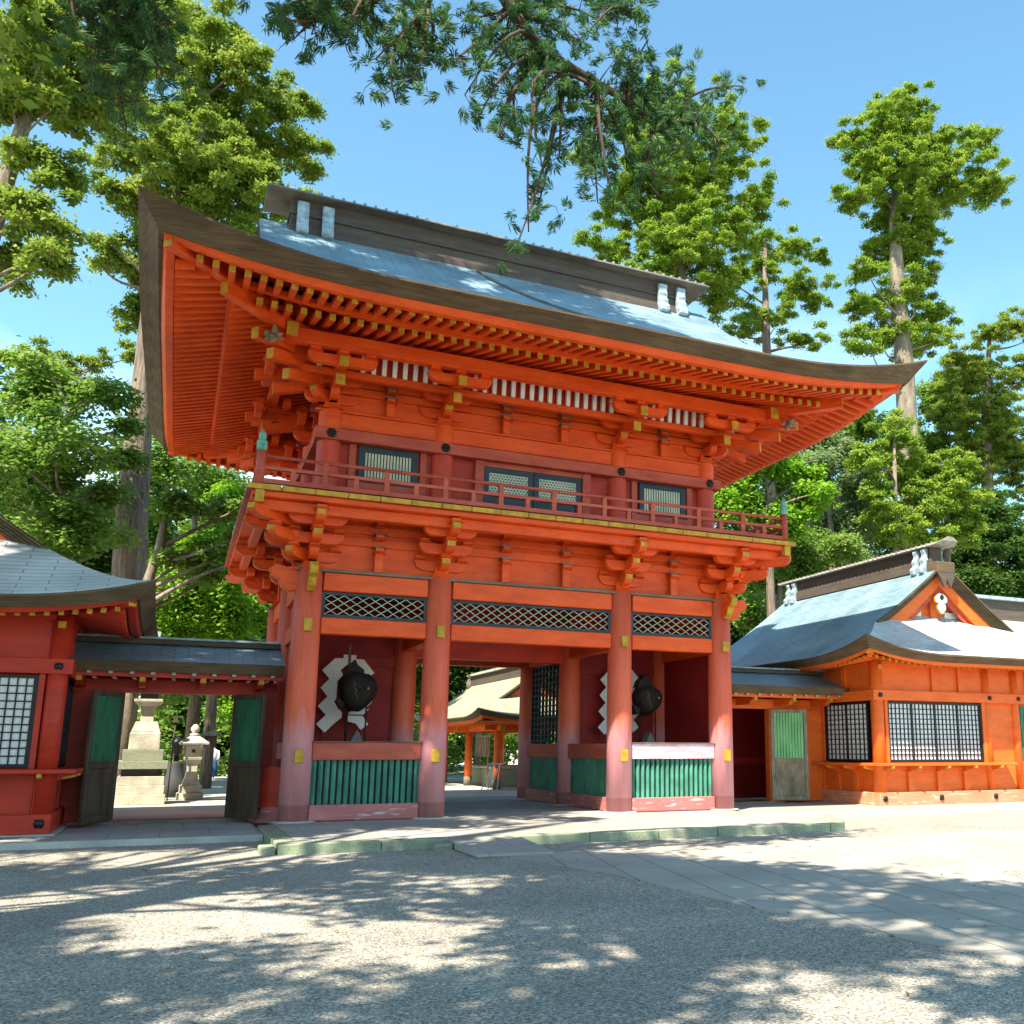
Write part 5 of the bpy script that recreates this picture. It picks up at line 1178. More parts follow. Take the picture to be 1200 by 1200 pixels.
tree('cedar_tree', 'tall cedar with a rounded crown rising behind the left roof corner', [(-8.25, 15.93, 29.08, 1.75, 1.12), (-9.45, 16.42, 27.33, 1.98, 1.55), (-6.78, 14.95, 27.18, 1.79, 1.32), (-7.86, 16.4, 26.35, 2.74, 1.57), (-5.35, 17.1, 27.24, 1.61, 1.41), (-9.63, 16.07, 24.47, 1.93, 1.29), (-6.19, 16.72, 25.01, 2.42, 1.6), (-4.33, 16.51, 24.96, 0.98, 1.11), (-8.16, 14.69, 22.29, 2.56, 1.47), (-10.8, 16.77, 23.03, 1.26, 0.95), (-10.05, 16.27, 21.3, 1.9, 1.19), (-7.48, 15.4, 21.15, 2.09, 1.28), (-5.52, 14.59, 22.03, 1.58, 0.95), (-6.36, 17.1, 21.38, 1.47, 0.99), (-10.64, 15.92, 18.93, 1.21, 0.99), (-9.6, 16.66, 19.9, 1.04, 1.28), (-9.67, 17.14, 16.86, 0.76, 1.7), (-9.65, 16.64, 18.34, 0.86, 0.85), (-8.08, 17.26, 25.53, 2.59, 1.82), (-7.83, 15.68, 22.09, 2.81, 1.72), (-8.9, 16.9, 21.07, 1.78, 1.48), (-6.4, 15.83, 22.93, 1.98, 1.5)], [(-8.924999999999999, 16, 0.0, 0.7), (-8.94, 16, 6.58, 0.56), (-9.09, 16, 9.55, 0.52), (-9.17, 16, 13.26, 0.38), (-9.17, 16, 17.15, 0.34), (-8.75, 16, 20.98, 0.29), (-8.19, 16, 24.69, 0.2), (-8.13, 16, 28.8, 0.1)], 'cedar', 'cedar', 'bark', 12, group='trees around the shrine court', dens=0.85)
tree('broadleaf_tree', 'wide evergreen broadleaf tree above the left hall roof', [(-12.37, 14.31, 12.63, 1.51, 1.48), (-10.92, 14.14, 13.1, 1.38, 1.13), (-12.01, 11.79, 9.97, 1.38, 1.53), (-10.53, 11.91, 10.47, 1.57, 1.4), (-11.34, 12.15, 8.44, 1.4, 1.54), (-9.86, 14.4, 9.11, 1.53, 1.69), (-9.72, 12.81, 12.27, 1.2, 1.29), (-9.47, 13.38, 10.62, 0.91, 1.48), (-11.02, 12.4, 11.51, 1.16, 1.06), (-10.88, 13.02, 9.64, 1.31, 1.43), (-10.75, 12.66, 7.55, 1.57, 1.4), (-9.92, 12.55, 8.42, 1.16, 1.42), (-12.18, 13.26, 8.87, 1.15, 1.41), (-11.65, 13.25, 13.53, 0.89, 0.51), (-9.39, 14.21, 12.04, 0.62, 0.84)], [(-10.441, 13, 0.0, 0.21), (-10.46, 13, 4.49, 0.17), (-10.65, 13, 7.36, 0.15), (-10.96, 13, 9.76, 0.11), (-11.01, 13, 11.98, 0.06)], 'broad', 'broad', 'bark_pale', 13, group='trees around the shrine court', ln=0.19, wd=0.12, nper=520, pr=0.8, dens=0.62, flat=0.5)
tree('broadleaf_tree', 'shadowed evergreen tree low between the left hall roof and the big cedar trunk', [(-12.65, 18.55, 8.19, 1.65, 1.62), (-11.18, 19.29, 8.46, 1.54, 1.68), (-9.91, 19.07, 8.21, 1.04, 1.48), (-11.6, 19.47, 7.19, 2.04, 1.25), (-9.85, 18.51, 9.39, 0.75, 1.26), (-10.03, 16.99, 6.64, 0.97, 0.99)], [(-10.328, 18, 0.0, 0.19), (-10.36, 18, 4.06, 0.15), (-10.68, 18, 6.74, 0.11), (-10.95, 18, 8.55, 0.06)], 'dark', 'broad', 'bark', 14, group='trees around the shrine court', ln=0.19, wd=0.12, nper=520, pr=0.7)
tree('pine_tree', 'flat topped far pine against the sky on the left', [(-14.67, 38.72, 22.47, 2.62, 0.77), (-16.52, 38.93, 22.42, 1.55, 0.64), (-13.14, 38.81, 22.99, 1.7, 0.59), (-15.11, 38.14, 21.33, 2.06, 0.51), (-11.37, 38.43, 23.47, 0.81, 0.79)], [(-13.561, 38, 0.0, 0.19), (-13.64, 38, 9.34, 0.15), (-14.43, 38, 17.72, 0.14), (-14.68, 38, 21.6, 0.08)], 'cedar', 'cedar', 'bark', 15, group='trees around the shrine court')
tree('young_tree', 'slender bent tree with a forked pale trunk beside the tower gate', [(-7.47, 10.54, 8.82, 0.79, 0.55), (-6.49, 11.53, 8.83, 0.83, 0.51), (-7.09, 11.12, 7.2, 0.86, 0.49), (-5.97, 10.66, 7.93, 0.69, 0.56), (-5.69, 10.3, 7.18, 0.74, 0.77), (-6.56, 11.57, 6.79, 0.7, 0.64)], [(-8.336, 11, 0.0, 0.19), (-8.33, 11, 4.41, 0.15), (-8.27, 11, 6.18, 0.14), (-8.01, 11, 7.36, 0.13), (-7.94, 11, 8.15, 0.11), (-7.72, 11, 9.11, 0.08)], 'broad', 'broad', 'bark_pale', 16, group='trees around the shrine court', ln=0.18, wd=0.1, dens=0.8)
tree('broadleaf_tree', 'bright leafy tree behind the left side gate roof', [(-5.85, 21.47, 11.67, 1.32, 1.34), (-6.83, 18.77, 9.08, 1.07, 1.1), (-4.88, 20.9, 7.89, 1.3, 1.59), (-6.87, 19.73, 7.24, 1.45, 1.78), (-5.44, 18.95, 6.73, 1.58, 1.77), (-7.36, 19.38, 6.02, 1.06, 1.3), (-4.81, 20.81, 10.37, 0.93, 1.42), (-8.01, 21.12, 7.36, 0.74, 1.81)], [(-5.915, 20, 0.0, 0.24), (-5.93, 20, 4.02, 0.19), (-6.08, 20, 6.66, 0.15), (-6.09, 20, 9.03, 0.08)], 'maple', 'broad', 'bark', 17, group='trees around the shrine court', ln=0.19, wd=0.12, nper=520, pr=0.7)
tree('cedar_tree', 'tall cedar behind the right end of the tower gate ridge', [(15.98, 22.63, 37.0, 3.23, 1.98), (20.12, 24.34, 37.84, 2.74, 2.45), (13.54, 22.63, 33.74, 2.61, 2.24), (19.06, 24.66, 34.85, 3.67, 2.42), (21.79, 23.49, 33.63, 1.8, 1.52), (13.23, 25.14, 32.17, 1.73, 1.65), (16.57, 25.44, 32.39, 3.61, 2.05), (20.39, 24.02, 31.49, 2.51, 1.71), (13.3, 25.5, 29.27, 1.72, 1.05), (17.16, 23.43, 28.79, 2.94, 1.44), (13.06, 22.73, 36.05, 1.47, 1.61), (11.73, 24.3, 28.82, 1.56, 0.83), (18.62, 22.59, 27.93, 1.59, 1.3), (14.83, 23.09, 32.79, 2.12, 1.62), (10.91, 23.72, 33.91, 1.04, 1.02), (16.87, 24.33, 35.45, 3.04, 2.72), (16.39, 22.97, 31.8, 3.2, 2.61), (15.64, 22.63, 28.81, 3.13, 2.24), (19.79, 25.1, 27.75, 2.79, 1.5), (14.46, 23.44, 27.39, 2.08, 1.15)], [(16.709, 24, 0.0, 0.71), (16.71, 24, 6.72, 0.57), (16.72, 24, 18.98, 0.49), (16.68, 24, 27.64, 0.43), (16.61, 24, 32.43, 0.33), (16.99, 24, 37.53, 0.17)], 'cedar_bright', 'cedar', 'bark_pale', 18, group='trees around the shrine court', dens=0.85)
tree('cedar_tree', 'thinner cedar with open branches between the two tall cedars on the right', [(26.32, 31.38, 35.93, 1.83, 1.29), (29.41, 31.19, 36.32, 2.4, 1.47), (24.46, 29.63, 32.12, 1.75, 1.38), (29.09, 29.88, 32.63, 2.59, 1.43), (26.69, 30.06, 30.08, 2.28, 1.4), (30.97, 30.43, 32.39, 1.32, 0.81), (29.58, 30.29, 29.0, 2.19, 0.87), (31.37, 30.18, 35.62, 1.06, 0.82), (26.66, 30.36, 34.09, 1.54, 1.11), (25.43, 31.32, 29.12, 1.91, 1.1)], [(26.384999999999998, 30, 0.0, 0.45), (26.4, 30, 10.95, 0.36), (26.55, 30, 22.31, 0.33), (26.46, 30, 28.29, 0.29), (26.55, 30, 35.8, 0.12)], 'cedar_bright', 'cedar', 'bark', 19, group='trees around the shrine court', dens=0.9)
tree('cedar_tree', 'tallest cedar on the right with a bare grey trunk and a crown leaning right', [(31.38, 21.02, 41.35, 2.5, 1.32), (27.0, 20.79, 37.84, 1.59, 1.12), (30.75, 21.66, 39.03, 2.85, 1.75), (32.92, 20.21, 39.07, 2.13, 1.16), (27.85, 20.4, 35.67, 2.37, 1.52), (33.41, 22.43, 37.7, 2.92, 1.94), (36.27, 21.06, 39.67, 2.21, 1.28), (38.13, 21.15, 41.21, 1.12, 1.53), (36.99, 19.53, 36.23, 1.31, 1.1), (34.95, 20.75, 36.18, 2.51, 1.32), (30.4, 21.24, 33.96, 2.43, 1.42), (26.08, 19.56, 32.91, 1.53, 0.8), (29.82, 21.35, 31.86, 1.61, 1.41), (32.81, 21.4, 32.62, 1.53, 1.15), (26.73, 19.68, 28.49, 1.4, 1.06), (32.4, 21.38, 29.91, 1.28, 1.85), (27.24, 20.9, 26.92, 1.54, 1.21), (33.26, 21.54, 27.78, 1.63, 1.29), (27.2, 20.56, 24.53, 1.73, 1.0), (32.73, 21.62, 26.01, 1.85, 1.13), (38.35, 21.71, 39.09, 1.88, 0.92), (29.4, 19.57, 38.48, 2.28, 2.1), (29.58, 19.68, 35.73, 2.55, 2.36), (30.8, 21.53, 34.22, 2.34, 2.44), (31.65, 22.39, 31.96, 2.13, 2.03), (33.15, 20.25, 37.07, 2.35, 1.73), (30.35, 20.87, 28.11, 1.92, 1.8), (29.89, 21.28, 25.72, 1.91, 1.52)], [(30.157, 21, 0.0, 0.86), (30.15, 21, 9.95, 0.69), (30.08, 21, 16.93, 0.62), (30.17, 21, 23.76, 0.55), (29.98, 21, 28.64, 0.47), (30.01, 21, 33.16, 0.33), (31.03, 21, 40.5, 0.14)], 'cedar_bright', 'cedar', 'bark_pale', 20, group='trees around the shrine court', dens=1.15)
tree('cedar_tree', 'layered cedar at the right edge below the tallest one', [(46.32, 29.46, 32.43, 2.57, 0.96), (49.04, 29.59, 33.58, 2.04, 1.43), (44.25, 29.44, 28.77, 2.93, 1.88), (49.0, 29.61, 29.66, 1.8, 1.95), (42.5, 30.29, 25.97, 2.49, 2.72), (45.72, 29.4, 24.98, 3.13, 2.9), (48.24, 29.63, 22.08, 2.11, 3.8), (44.29, 30.82, 21.56, 2.92, 2.9), (41.99, 28.58, 29.37, 1.77, 1.34), (47.48, 30.21, 27.54, 1.43, 1.76)], [(44.522, 30, 0.0, 0.7), (44.6, 30, 8.53, 0.56), (45.38, 30, 18.57, 0.47), (45.88, 30, 26.54, 0.32), (46.91, 30, 32.91, 0.14)], 'cedar', 'cedar', 'bark', 21, group='trees around the shrine court')
tree('maple_tree', 'bright yellow green maple just right of the upper balcony', [(14.73, 14.71, 13.4, 1.67, 1.34), (15.88, 13.43, 13.79, 1.73, 1.22), (17.26, 13.17, 12.22, 1.49, 1.12), (15.45, 14.91, 11.95, 1.68, 1.24), (16.01, 13.22, 11.25, 1.22, 0.9), (12.93, 13.06, 11.64, 0.94, 0.97), (17.41, 13.81, 13.66, 0.84, 0.73)], [(15.702, 14, 0.0, 0.26), (15.7, 14, 5.76, 0.21), (15.68, 14, 9.48, 0.17), (15.67, 14, 12.16, 0.09)], 'maple', 'broad', 'bark', 22, group='trees around the shrine court', ln=0.2, wd=0.14, nper=560, pr=0.6)
tree('broadleaf_tree', 'pale grey green broadleaf tree behind the maple on the right', [(23.49, 20.59, 18.34, 2.37, 1.64), (24.43, 18.81, 16.61, 1.8, 1.84), (22.03, 19.47, 16.23, 1.78, 1.46), (25.32, 19.5, 14.52, 1.82, 1.74), (23.8, 21.0, 12.32, 1.83, 1.87), (24.09, 19.82, 13.52, 1.51, 1.48), (21.87, 21.07, 18.83, 1.44, 1.01), (24.2, 19.01, 11.52, 1.47, 1.51)], [(23.262999999999998, 20, 0.0, 0.32), (23.29, 20, 5.33, 0.26), (23.56, 20, 11.18, 0.21), (23.62, 20, 15.87, 0.12)], 'pale', 'broad', 'bark', 23, group='trees around the shrine court', ln=0.19, wd=0.12, nper=520, pr=0.7)
tree('broadleaf_tree', 'dark leafy tree between the tower gate and the right hall roof', [(18.71, 16.51, 10.79, 2.05, 1.42), (20.87, 17.45, 10.73, 1.66, 1.48), (18.3, 18.15, 9.37, 1.73, 1.56), (16.24, 16.85, 7.62, 1.04, 1.17), (19.39, 16.18, 9.35, 1.06, 0.98), (21.22, 15.86, 11.1, 1.17, 1.22), (17.16, 17.09, 10.35, 0.89, 1.09)], [(18.099, 17, 0.0, 0.25), (18.1, 17, 4.56, 0.2), (18.11, 17, 7.75, 0.15), (18.29, 17, 10.22, 0.09)], 'broad', 'broad', 'bark', 24, group='trees around the shrine court', ln=0.19, wd=0.12, nper=520, pr=0.7)
tree('cedar_tree', 'young bright cedar in front of the tallest cedar trunk', [(24.03, 16.94, 16.13, 1.35, 1.06), (26.65, 18.05, 18.03, 1.62, 1.24), (27.22, 18.11, 15.45, 1.41, 1.61), (23.91, 16.93, 14.21, 0.95, 1.05), (24.99, 17.1, 13.48, 1.25, 1.42), (27.76, 18.05, 12.96, 1.7, 1.47), (25.76, 17.76, 12.56, 0.98, 1.08), (26.54, 18.05, 16.44, 1.31, 1.11)], [(25.506, 17.5, 0.0, 0.28), (25.53, 17.5, 6.53, 0.22), (25.77, 17.5, 11.83, 0.17), (26.02, 17.5, 17.4, 0.08)], 'cedar_bright', 'cedar', 'bark', 25, group='trees around the shrine court')
tree('cedar_tree', 'rounded bright cedar between the right hall gable and the right edge', [(30.38, 18.22, 16.25, 1.97, 1.66), (29.24, 17.83, 14.1, 1.72, 2.11), (31.42, 18.13, 13.53, 1.45, 1.65), (29.34, 19.03, 17.07, 1.05, 1.16), (30.94, 18.09, 14.82, 1.55, 1.52)], [(29.836000000000002, 18.5, 0.0, 0.29), (29.87, 18.5, 6.81, 0.23), (30.21, 18.5, 12.43, 0.18), (30.61, 18.5, 17.34, 0.08)], 'cedar_bright', 'cedar', 'bark', 26, group='trees around the shrine court')
tree('broadleaf_tree', 'shadowy evergreen filling the right edge above the corridor roof', [(38.86, 24.54, 14.09, 2.78, 2.97), (42.29, 24.75, 14.73, 2.24, 3.82), (37.77, 24.76, 11.65, 2.75, 1.91), (41.43, 24.73, 11.8, 2.2, 1.8), (36.81, 26.26, 13.1, 1.71, 1.94), (39.63, 23.97, 16.6, 1.82, 1.79)], [(38.848, 25, 0.0, 0.45), (38.9, 25, 5.66, 0.36), (39.42, 25, 11.14, 0.28), (39.84, 25, 15.7, 0.14)], 'dark', 'broad', 'bark', 27, group='trees around the shrine court', ln=0.24, wd=0.15, nper=520, pr=0.7)
tree('broadleaf_tree', 'dark broadleaf tree closing the gap between the big cedar trunk and the tower gate eaves', [(-8.77, 24.51, 13.59, 2.04, 1.7), (-6.28, 27.33, 13.63, 2.21, 1.63), (-9.09, 27.14, 11.05, 1.7, 1.87), (-6.55, 27.46, 10.35, 2.18, 2.14), (-4.59, 25.8, 12.23, 1.3, 1.6), (-7.8, 27.35, 8.24, 2.13, 1.78), (-4.61, 27.28, 8.86, 1.58, 1.83)], [(-6.408, 26, 0.0, 0.31), (-6.44, 26, 4.36, 0.25), (-6.76, 26, 8.12, 0.19), (-7.15, 26, 12.0, 0.1)], 'broad', 'broad', 'bark', 28, group='trees around the shrine court', ln=0.22, wd=0.13, nper=480, pr=0.85)
tree('broadleaf_tree', 'large evergreen broadleaf tree behind the tallest cedar trunk', [(33.95, 30.17, 17.37, 3.84, 3.14), (41.43, 31.74, 23.41, 3.06, 3.07), (43.28, 32.01, 28.16, 1.86, 2.63), (29.94, 31.49, 16.64, 3.17, 2.64), (38.25, 31.06, 14.94, 3.96, 2.92), (42.39, 30.37, 15.81, 2.69, 2.97), (35.94, 30.52, 21.36, 1.98, 1.94), (30.3, 30.18, 22.63, 3.17, 2.34), (33.93, 29.7, 23.63, 2.59, 2.38), (45.2, 31.27, 28.91, 2.15, 2.11), (27.22, 30.36, 19.0, 2.47, 2.27), (48.09, 31.93, 24.74, 2.91, 3.21)], [(36.038, 31, 0.0, 0.55), (36.12, 31, 5.93, 0.44), (36.94, 31, 13.01, 0.32), (37.8, 31, 20.48, 0.15)], 'broad', 'broad', 'bark', 29, group='trees around the shrine court', ln=0.27, wd=0.16, nper=480, pr=0.85)

# trees beyond the passage and the side gates, nearer the ground
def small_tree(x, y, h, r, fol, label, seed, style='broad', bark='bark'):
    rng = np.random.default_rng(seed); lobes = []
    for k in range(7):
        a = rng.uniform(0, 6.28); q = rng.uniform(0, .7)*r; lobes.append((x+q*math.cos(a), y+q*math.sin(a), h*rng.uniform(.38, .92), r*rng.uniform(.45, .7), r*rng.uniform(.35, .5)))
    return tree('court_tree', label, lobes, [(x, y, 0, .22), (x+.1, y, h*.4, .16), (x+.2, y+.1, h*.8, .07)], fol, style, bark, seed, ln=.2, wd=.12, nper=360, pr=.7, dens=1.0, group='trees around the shrine court')
small_tree(-3.6, 26, 8, 3.2, 'maple', 'light green tree with a leaning trunk behind the dark doors of the left side gate', 201)
small_tree(-9.5, 24, 9, 3.4, 'broad', 'evergreen tree behind the tall stepped stone lantern', 202)
small_tree(2.0, 31, 11, 4.2, 'dark', 'dark evergreen tree behind the small orange pavilion, left side', 203)
small_tree(7.5, 30, 12, 4.5, 'dark', 'dark evergreen tree rising over the small orange pavilion', 204)
small_tree(12.0, 16, 6.5, 2.6, 'dark', 'dark evergreen tree behind the inner red fence', 205)
# the wood beyond, one mass
rng = np.random.default_rng(77); cs = []; rs = []
for k in range(1150):
    x = rng.uniform(-34, 62); y = rng.uniform(40, 56); z = (.4+rng.random()**.8*(19+3*math.sin(x*.23)+2.5*math.sin(x*.61+1))); cs.append(np.array([x, y, z])); r = rng.uniform(1.4, 2.5); rs.append((r, r*.8))
me = leaf_mesh('far_wood', ['dark'], *puff_leaves(rng, cs, rs, 150, .5, .32, 'broad')); o = bpy.data.objects.new('far_wood', me); C.objects.link(o)
tag(o, 'dense dark wood closing the view behind the shrine buildings', 'wood', None, 'stuff')
rng = np.random.default_rng(78); cs = []; rs = []
for k in range(520):
    x = rng.uniform(-34, 62); cs.append(np.array([x, rng.uniform(34, 42), rng.uniform(.2, 3.6)])); r = rng.uniform(.7, 1.2); rs.append((r, r*.8))
me = leaf_mesh('undergrowth', ['broad'], *puff_leaves(rng, cs, rs, 110, .3, .2, 'broad')); o = bpy.data.objects.new('undergrowth', me); C.objects.link(o)
tag(o, 'low green undergrowth along the foot of the far wood', 'undergrowth', None, 'stuff')

# ------------------------------------------------------------------ the old cedar beside the camera whose bough hangs into the picture
rng = np.random.default_rng(5)
nc = thing('overhanging_cedar', 'near cedar bough with drooping needle sprays hanging across the top of the picture', 'tree', (-15.5, -15.5, 0))
mb = MB(); mb.tube([(-15.5, -15.5, 0), (-15.4, -15.5, 1.0), (-15.2, -15.4, 6), (-15, -15.2, 14), (-14.8, -15, 21), (-14.6, -15, 27)], [1.0, .75, .62, .48, .3, .1], 'bark', 18); mb.build('trunk', nc)
tw = MB(); sprays = []
def bough(pts, r0, r1):
    tw.tube(pts, [r0+(r1-r0)*i/(len(pts)-1) for i in range(len(pts))], 'bark_dark', 8)
def spray_tip(p, r): sprays.append((np.array(p), r))
def twig(a, b, r0, n=7, droop=.25):
    a = np.array(a, float); b = np.array(b, float); L = np.linalg.norm(b-a); j = rng.normal(size=3)*L*.12; P = []
    for i in range(n+1):
        t = i/n; p = a+(b-a)*t+j*math.sin(3.14*t); p[2] -= droop*L*(t*t-t*.4)*.6; P.append(tuple(p))
    tw.tube(P, [r0*(1-.75*i/n) for i in range(n+1)], 'bark_dark', 6); return P
main = [(-14.9, -15.1, 16.5), (-11.5, -13.2, 16.2), (-8.0, -11.4, 14.6), (-5.6, -10.4, 12.8), (-4.4, -10.05, 11.6), (-3.9, -10, 10.9), (-3.5, -10, 10.52), (-2.74, -10, 10.3), (-2.2, -9.95, 10.22), (-1.75, -9.9, 9.95)]
bough(main, .15, .03)
second = [(-14.9, -15.1, 14.2), (-11.5, -12.8, 14.0), (-8.6, -10.8, 12.6), (-6.8, -10.1, 11.4), (-5.6, -9.9, 10.9), (-5.0, -9.8, 10.6)]
bough(second, .16, .03)
third = [(-15.0, -15.2, 12.6), (-12.8, -11.8, 12.9), (-10.6, -8.6, 12.3), (-9.2, -7.0, 11.5), (-8.4, -6.8, 11.0)]
bough(third, .15, .03)
def hang(start, targets, r0, sub=2, spread=.3):
    for e in targets:
        P = twig(start, e, r0)
        for k in range(1, len(P)):
            if rng.random() < .75: spray_tip(np.array(P[k])+rng.normal(size=3)*.06, rng.uniform(.12, .22))
            for q in range(sub):
                d = unit(rng.normal(size=3)*np.array([1, 1, .6])+np.array([0, 0, -.2])); e2 = np.array(P[k])+d*rng.uniform(.15, spread+.15)
                if rng.random() < .5: twig(P[k], e2, .008, 3, .1)
                spray_tip(e2, rng.uniform(.10, .19)) if rng.random() < .8 else None
hang((-3.47, -10.0, 10.54), [(-4.36, -10.03, 9.36), (-4.55, -10.1, 9.61), (-4.1, -10.29, 9.04), (-3.7, -9.71, 9.35), (-3.6, -10.39, 9.48), (-4.21, -10.0, 10.16), (-3.82, -9.68, 10.02)], .034)
hang((-3.23, -10.0, 10.31), [(-3.56, -10.34, 8.59), (-3.25, -9.96, 9.2), (-3.62, -9.91, 8.16), (-3.93, -10.37, 7.67), (-2.9, -10.1, 9.53), (-3.1, -9.84, 9.89), (-3.56, -10.04, 8.35)], .034)
hang((-2.74, -10.0, 10.15), [(-2.53, -9.82, 9.18), (-2.6, -10.27, 8.47), (-2.81, -10.21, 8.57), (-2.98, -10.31, 8.88), (-2.3, -9.99, 9.27), (-2.34, -9.66, 9.98)], .034)
hang((-2.3, -10.0, 10.16), [(-1.81, -9.93, 10.77), (-1.32, -9.78, 11.32), (-2.15, -10.09, 10.74), (-1.48, -9.8, 10.7), (-2.14, -10.32, 11.04), (-2.57, -10.17, 10.74)], .034)
hang((-1.85, -10.0, 9.98), [(-0.37, -9.86, 11.33), (-0.71, -9.82, 11.29), (-1.08, -10.06, 10.11), (-1.04, -10.33, 9.75), (-1.55, -10.19, 10.34), (-1.71, -10.23, 9.61), (-1.88, -10.18, 9.15), (-1.18, -9.75, 10.28), (-1.97, -10.24, 9.4)], .034)
hang((-3.95, -10.0, 11.01), [(-4.54, -9.69, 10.9), (-4.31, -9.7, 10.67), (-4.79, -10.36, 9.82), (-3.28, -10.1, 11.05), (-2.76, -10.01, 11.38), (-3.15, -10.38, 10.63), (-3.51, -10.06, 11.26), (-2.36, -9.67, 12.14)], .034)
hang((-2.24, -10.0, 11.51), [(-2.32, -10.31, 11.4), (-2.73, -9.92, 11.94), (-3.0, -10.3, 10.87)], .034)
hang((-5.05, -10.0, 10.6), [(-5.25, -9.94, 9.5), (-5.47, -9.68, 9.78), (-5.66, -10.24, 9.6), (-5.19, -10.39, 9.43), (-5.39, -10.33, 9.74), (-5.02, -9.97, 10.03), (-5.42, -10.39, 9.04)], .034)
hang((-5.67, -10.0, 10.6), [(-6.02, -10.33, 9.63), (-5.85, -10.0, 10.18), (-6.02, -9.66, 10.44), (-5.76, -10.06, 10.05)], .034)
hang((-6.26, -10.0, 10.38), [(-6.37, -10.08, 9.75), (-6.54, -9.89, 9.78), (-6.72, -10.33, 9.66), (-6.87, -9.94, 9.94), (-6.31, -10.26, 9.92), (-6.52, -9.91, 10.17)], .034)
hang((-8.59, -7.0, 12.05), [(-9.49, -6.54, 11.39), (-8.83, -7.45, 10.55), (-8.57, -6.94, 10.61), (-8.3, -6.89, 11.14), (-8.08, -7.35, 11.15), (-8.82, -7.23, 11.24), (-8.38, -6.51, 10.71), (-8.45, -6.5, 10.28), (-8.08, -7.38, 10.53), (-9.14, -6.79, 11.19)], .03, 5, .5)
for path, lo in ((main, 4), (second, 3), (third, 3)):
    for i in range(lo, len(path)):
        for q in range(3):
            p = np.array(path[i])+rng.normal(size=3)*np.array([.3, .3, .22]); twig(path[i], p, .012, 3, .1); spray_tip(p, rng.uniform(.15, .25))
tw.build('boughs', nc)
me = leaf_mesh('needle_sprays', ['near'], *puff_leaves(rng, [s[0] for s in sprays], [(s[1], s[1]*.9) for s in sprays], 260, .105, .015, 'spray'))
me.transform(Matrix.Translation((15.5, 15.5, 0))); o = bpy.data.objects.new('needle_sprays', me); C.objects.link(o); o.parent = nc; WL[o] = WL[nc]
SUNNY = [[(-8.88, -6.16), (-5.87, -7.52), (-5.71, -5.68), (-9.15, -4.13)], [(-8.22, -8.19), (-5.61, -9.39), (-5.44, -8.05), (-8.37, -6.71)], [(-8.1, -11.85), (-6.43, -12.62), (-6.29, -10.69), (-8.39, -9.73)], [(-6.54, -12.45), (-5.18, -13.08), (-4.89, -11.95), (-6.47, -11.22)], [(-7.83, -13.39), (-7.01, -13.77), (-7.01, -13.09), (-7.92, -12.67)], [(-6.65, -13.54), (-5.97, -13.85), (-5.89, -13.36), (-6.62, -13.02)], [(-4.44, -14.21), (-4.05, -14.39), (-3.78, -13.84), (-4.2, -13.65)], [(-4.17, -14.9), (-3.69, -15.12), (-3.28, -14.49), (-3.81, -14.24)], [(-3.19, -14.66), (-2.83, -14.83), (-2.51, -14.43), (-2.9, -14.25)], [(-6.08, -10.74), (-4.88, -11.29), (-4.6, -10.09), (-5.96, -9.47)], [(-4.63, -10.92), (-3.74, -11.33), (-3.51, -10.71), (-4.47, -10.27)], [(-7.98, -9.87), (-6.64, -10.49), (-6.6, -9.3), (-8.1, -8.61)], [(-5.01, -8.99), (-3.88, -9.51), (-3.56, -8.4), (-4.81, -7.84)]]      # patches of the forecourt that the crowns leave in the sun
# crowns overhead and to the left: out of the frame, they throw the dappled shade
def seen(p):      # inside the picture (with a margin)?
    d = Vector(p)-Vector((-7.111, -20.43, 1.6)); z = d.dot(fw)
    return z > 0 and -770 < 1120*d.dot(r2)/z < 490 and -570 < 1120*d.dot(u2)/z < 690
def shadow_at(p, z): k = (p[2]-z)/SUN.z; return p[0]-SUN.x*k, p[1]-SUN.y*k      # where its shadow lands at height z
def on_forecourt(p):
    x, y = shadow_at(p, 0)
    if in_quads(x, y): return False
    return (-15 < x < -2.2+(-5.2-y)*.58 and -18 < y < -4.9) or (-16 < x < .6 and -3 <= y < 3.5)
def on_path(p):
    x, y = shadow_at(p, 0); e = -2.2+(-5.2-y)*.58; return e-2.6 < x < e+.2 and -13 < y < -5.6
def on_pillar(p):
    x, y = shadow_at(p, 0); return -7.5 < x < -1.6 and -1.6 < y < 2.6
def on_roof(p):
    x, y = shadow_at(p, 12.5); return -8.5 < x < 3.4 and -3.5 < y < 3.8
def in_quads(x, y):
    for q in SUNNY:
        if all((q[(i+1) % 4][0]-q[i][0])*(y-q[i][1])-(q[(i+1) % 4][1]-q[i][1])*(x-q[i][0]) > 0 for i in range(4)): return True
    return False
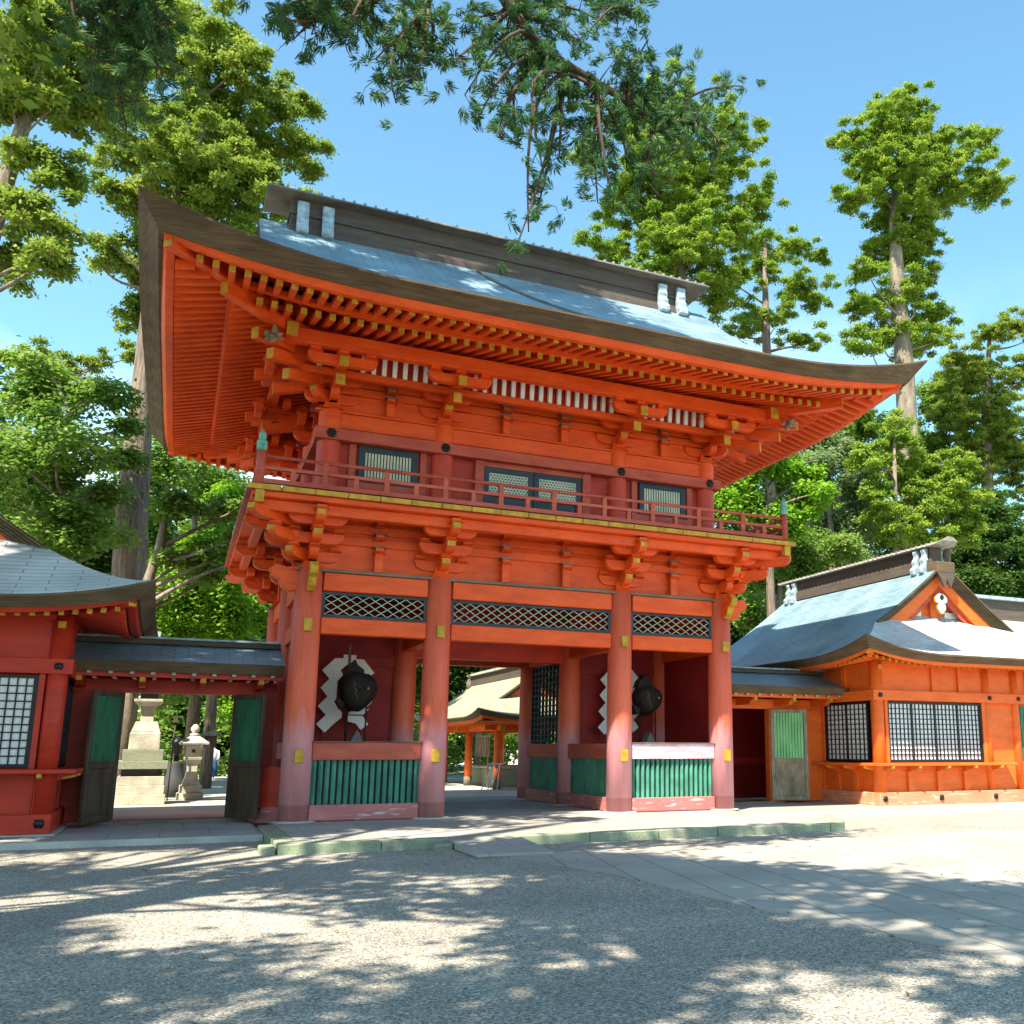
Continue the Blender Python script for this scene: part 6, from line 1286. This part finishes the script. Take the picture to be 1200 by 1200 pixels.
def shade_tree(label, x, y, hs, cl, seed, n, zlo, zhi, trunk=True, rr=(.55, 1.15), keep=None):
    rng = np.random.default_rng(seed); t = thing('shade_cedar', label, 'tree', (x, y, 0), 'old cedars around the forecourt')
    mb = MB(); mb.tube([(x, y, 0), (x, y, 1), (x+.1, y, zlo), (x+.2, y, zhi)], [1.0, .7, .5, .1], 'bark', 14); cs = []; rs = []; lm = mb
    while len(cs) < n:
        a = rng.uniform(0, 6.283); q = math.sqrt(rng.random()); p = np.array([x+cl[0]+hs[0]*q*math.cos(a), y+cl[1]+hs[1]*q*math.sin(a), rng.uniform(zlo, zhi)])
        if not keep(p) or seen(p): continue
        r = rng.uniform(*rr); cs.append(p); rs.append((r, r*.55))
        if len(cs) % 4 == 0: limb(lm, (x+.1, y, max(zlo-2, p[2]-2.5)), p, .08, .02, 'bark', rng, .05)
    lm.build('trunk', t, recalc=False)
    me = leaf_mesh('crown', ['cedar'], *puff_leaves(rng, cs, rs, 330, .30, .16, 'cedar')); me.transform(Matrix.Translation((-x, -y, 0))); o = bpy.data.objects.new('crown', me); C.objects.link(o); o.parent = t; WL[o] = WL[t]


shade_tree('old cedar standing left of the forecourt, its crown shading the gravel', -16, -13.5, (11, 9), (3.5, -.5), 301, 135, 10, 19, rr=(.6, 1.3), keep=on_forecourt)
shade_tree('old cedar behind the viewpoint, its crown shading the near gravel', -14, -23.5, (11, 8), (3.5, 2.2), 302, 26, 10, 15, rr=(.6, 1.4), keep=on_forecourt)
shade_tree('broad old cedar left of the path, its crown shading the paving', -11, -20, (9, 7), (3, 2.5), 305, 30, 11, 17, rr=(.5, 1.0), keep=on_path)
shade_tree('slim old cedar in front of the left hall, out to the side', -21, -8.5, (9, 6), (7, 0), 304, 34, 15, 22, rr=(.7, 1.3), keep=on_pillar)
shade_tree('tallest old cedar left of the forecourt, its high crown shading the roof', -18, -8, (16, 10), (7.5, 2), 303, 84, 24, 31, rr=(.5, 1.0), keep=on_roof)
# dry leaves lying on the gravel
rng = np.random.default_rng(12); n = 420
P = np.stack([rng.uniform(-12, 6, n), rng.uniform(-17, -5.2, n), np.full(n, .014)], 1); nm = unit(np.array([0, 0, 1.0])+rng.normal(size=(n, 3))*.25); ax = unit(np.cross(nm, rng.normal(size=(n, 3))))
me = leaf_mesh('dry_leaves', ['dry_leaf'], P, nm, ax, rng.uniform(.03, .075, n), rng.uniform(.015, .03, n), rng.random(n)); o = bpy.data.objects.new('dry_leaves', me); C.objects.link(o)
tag(o, 'dry brown cedar leaves and twigs lying on the grey gravel', 'dry leaves', None, 'stuff')
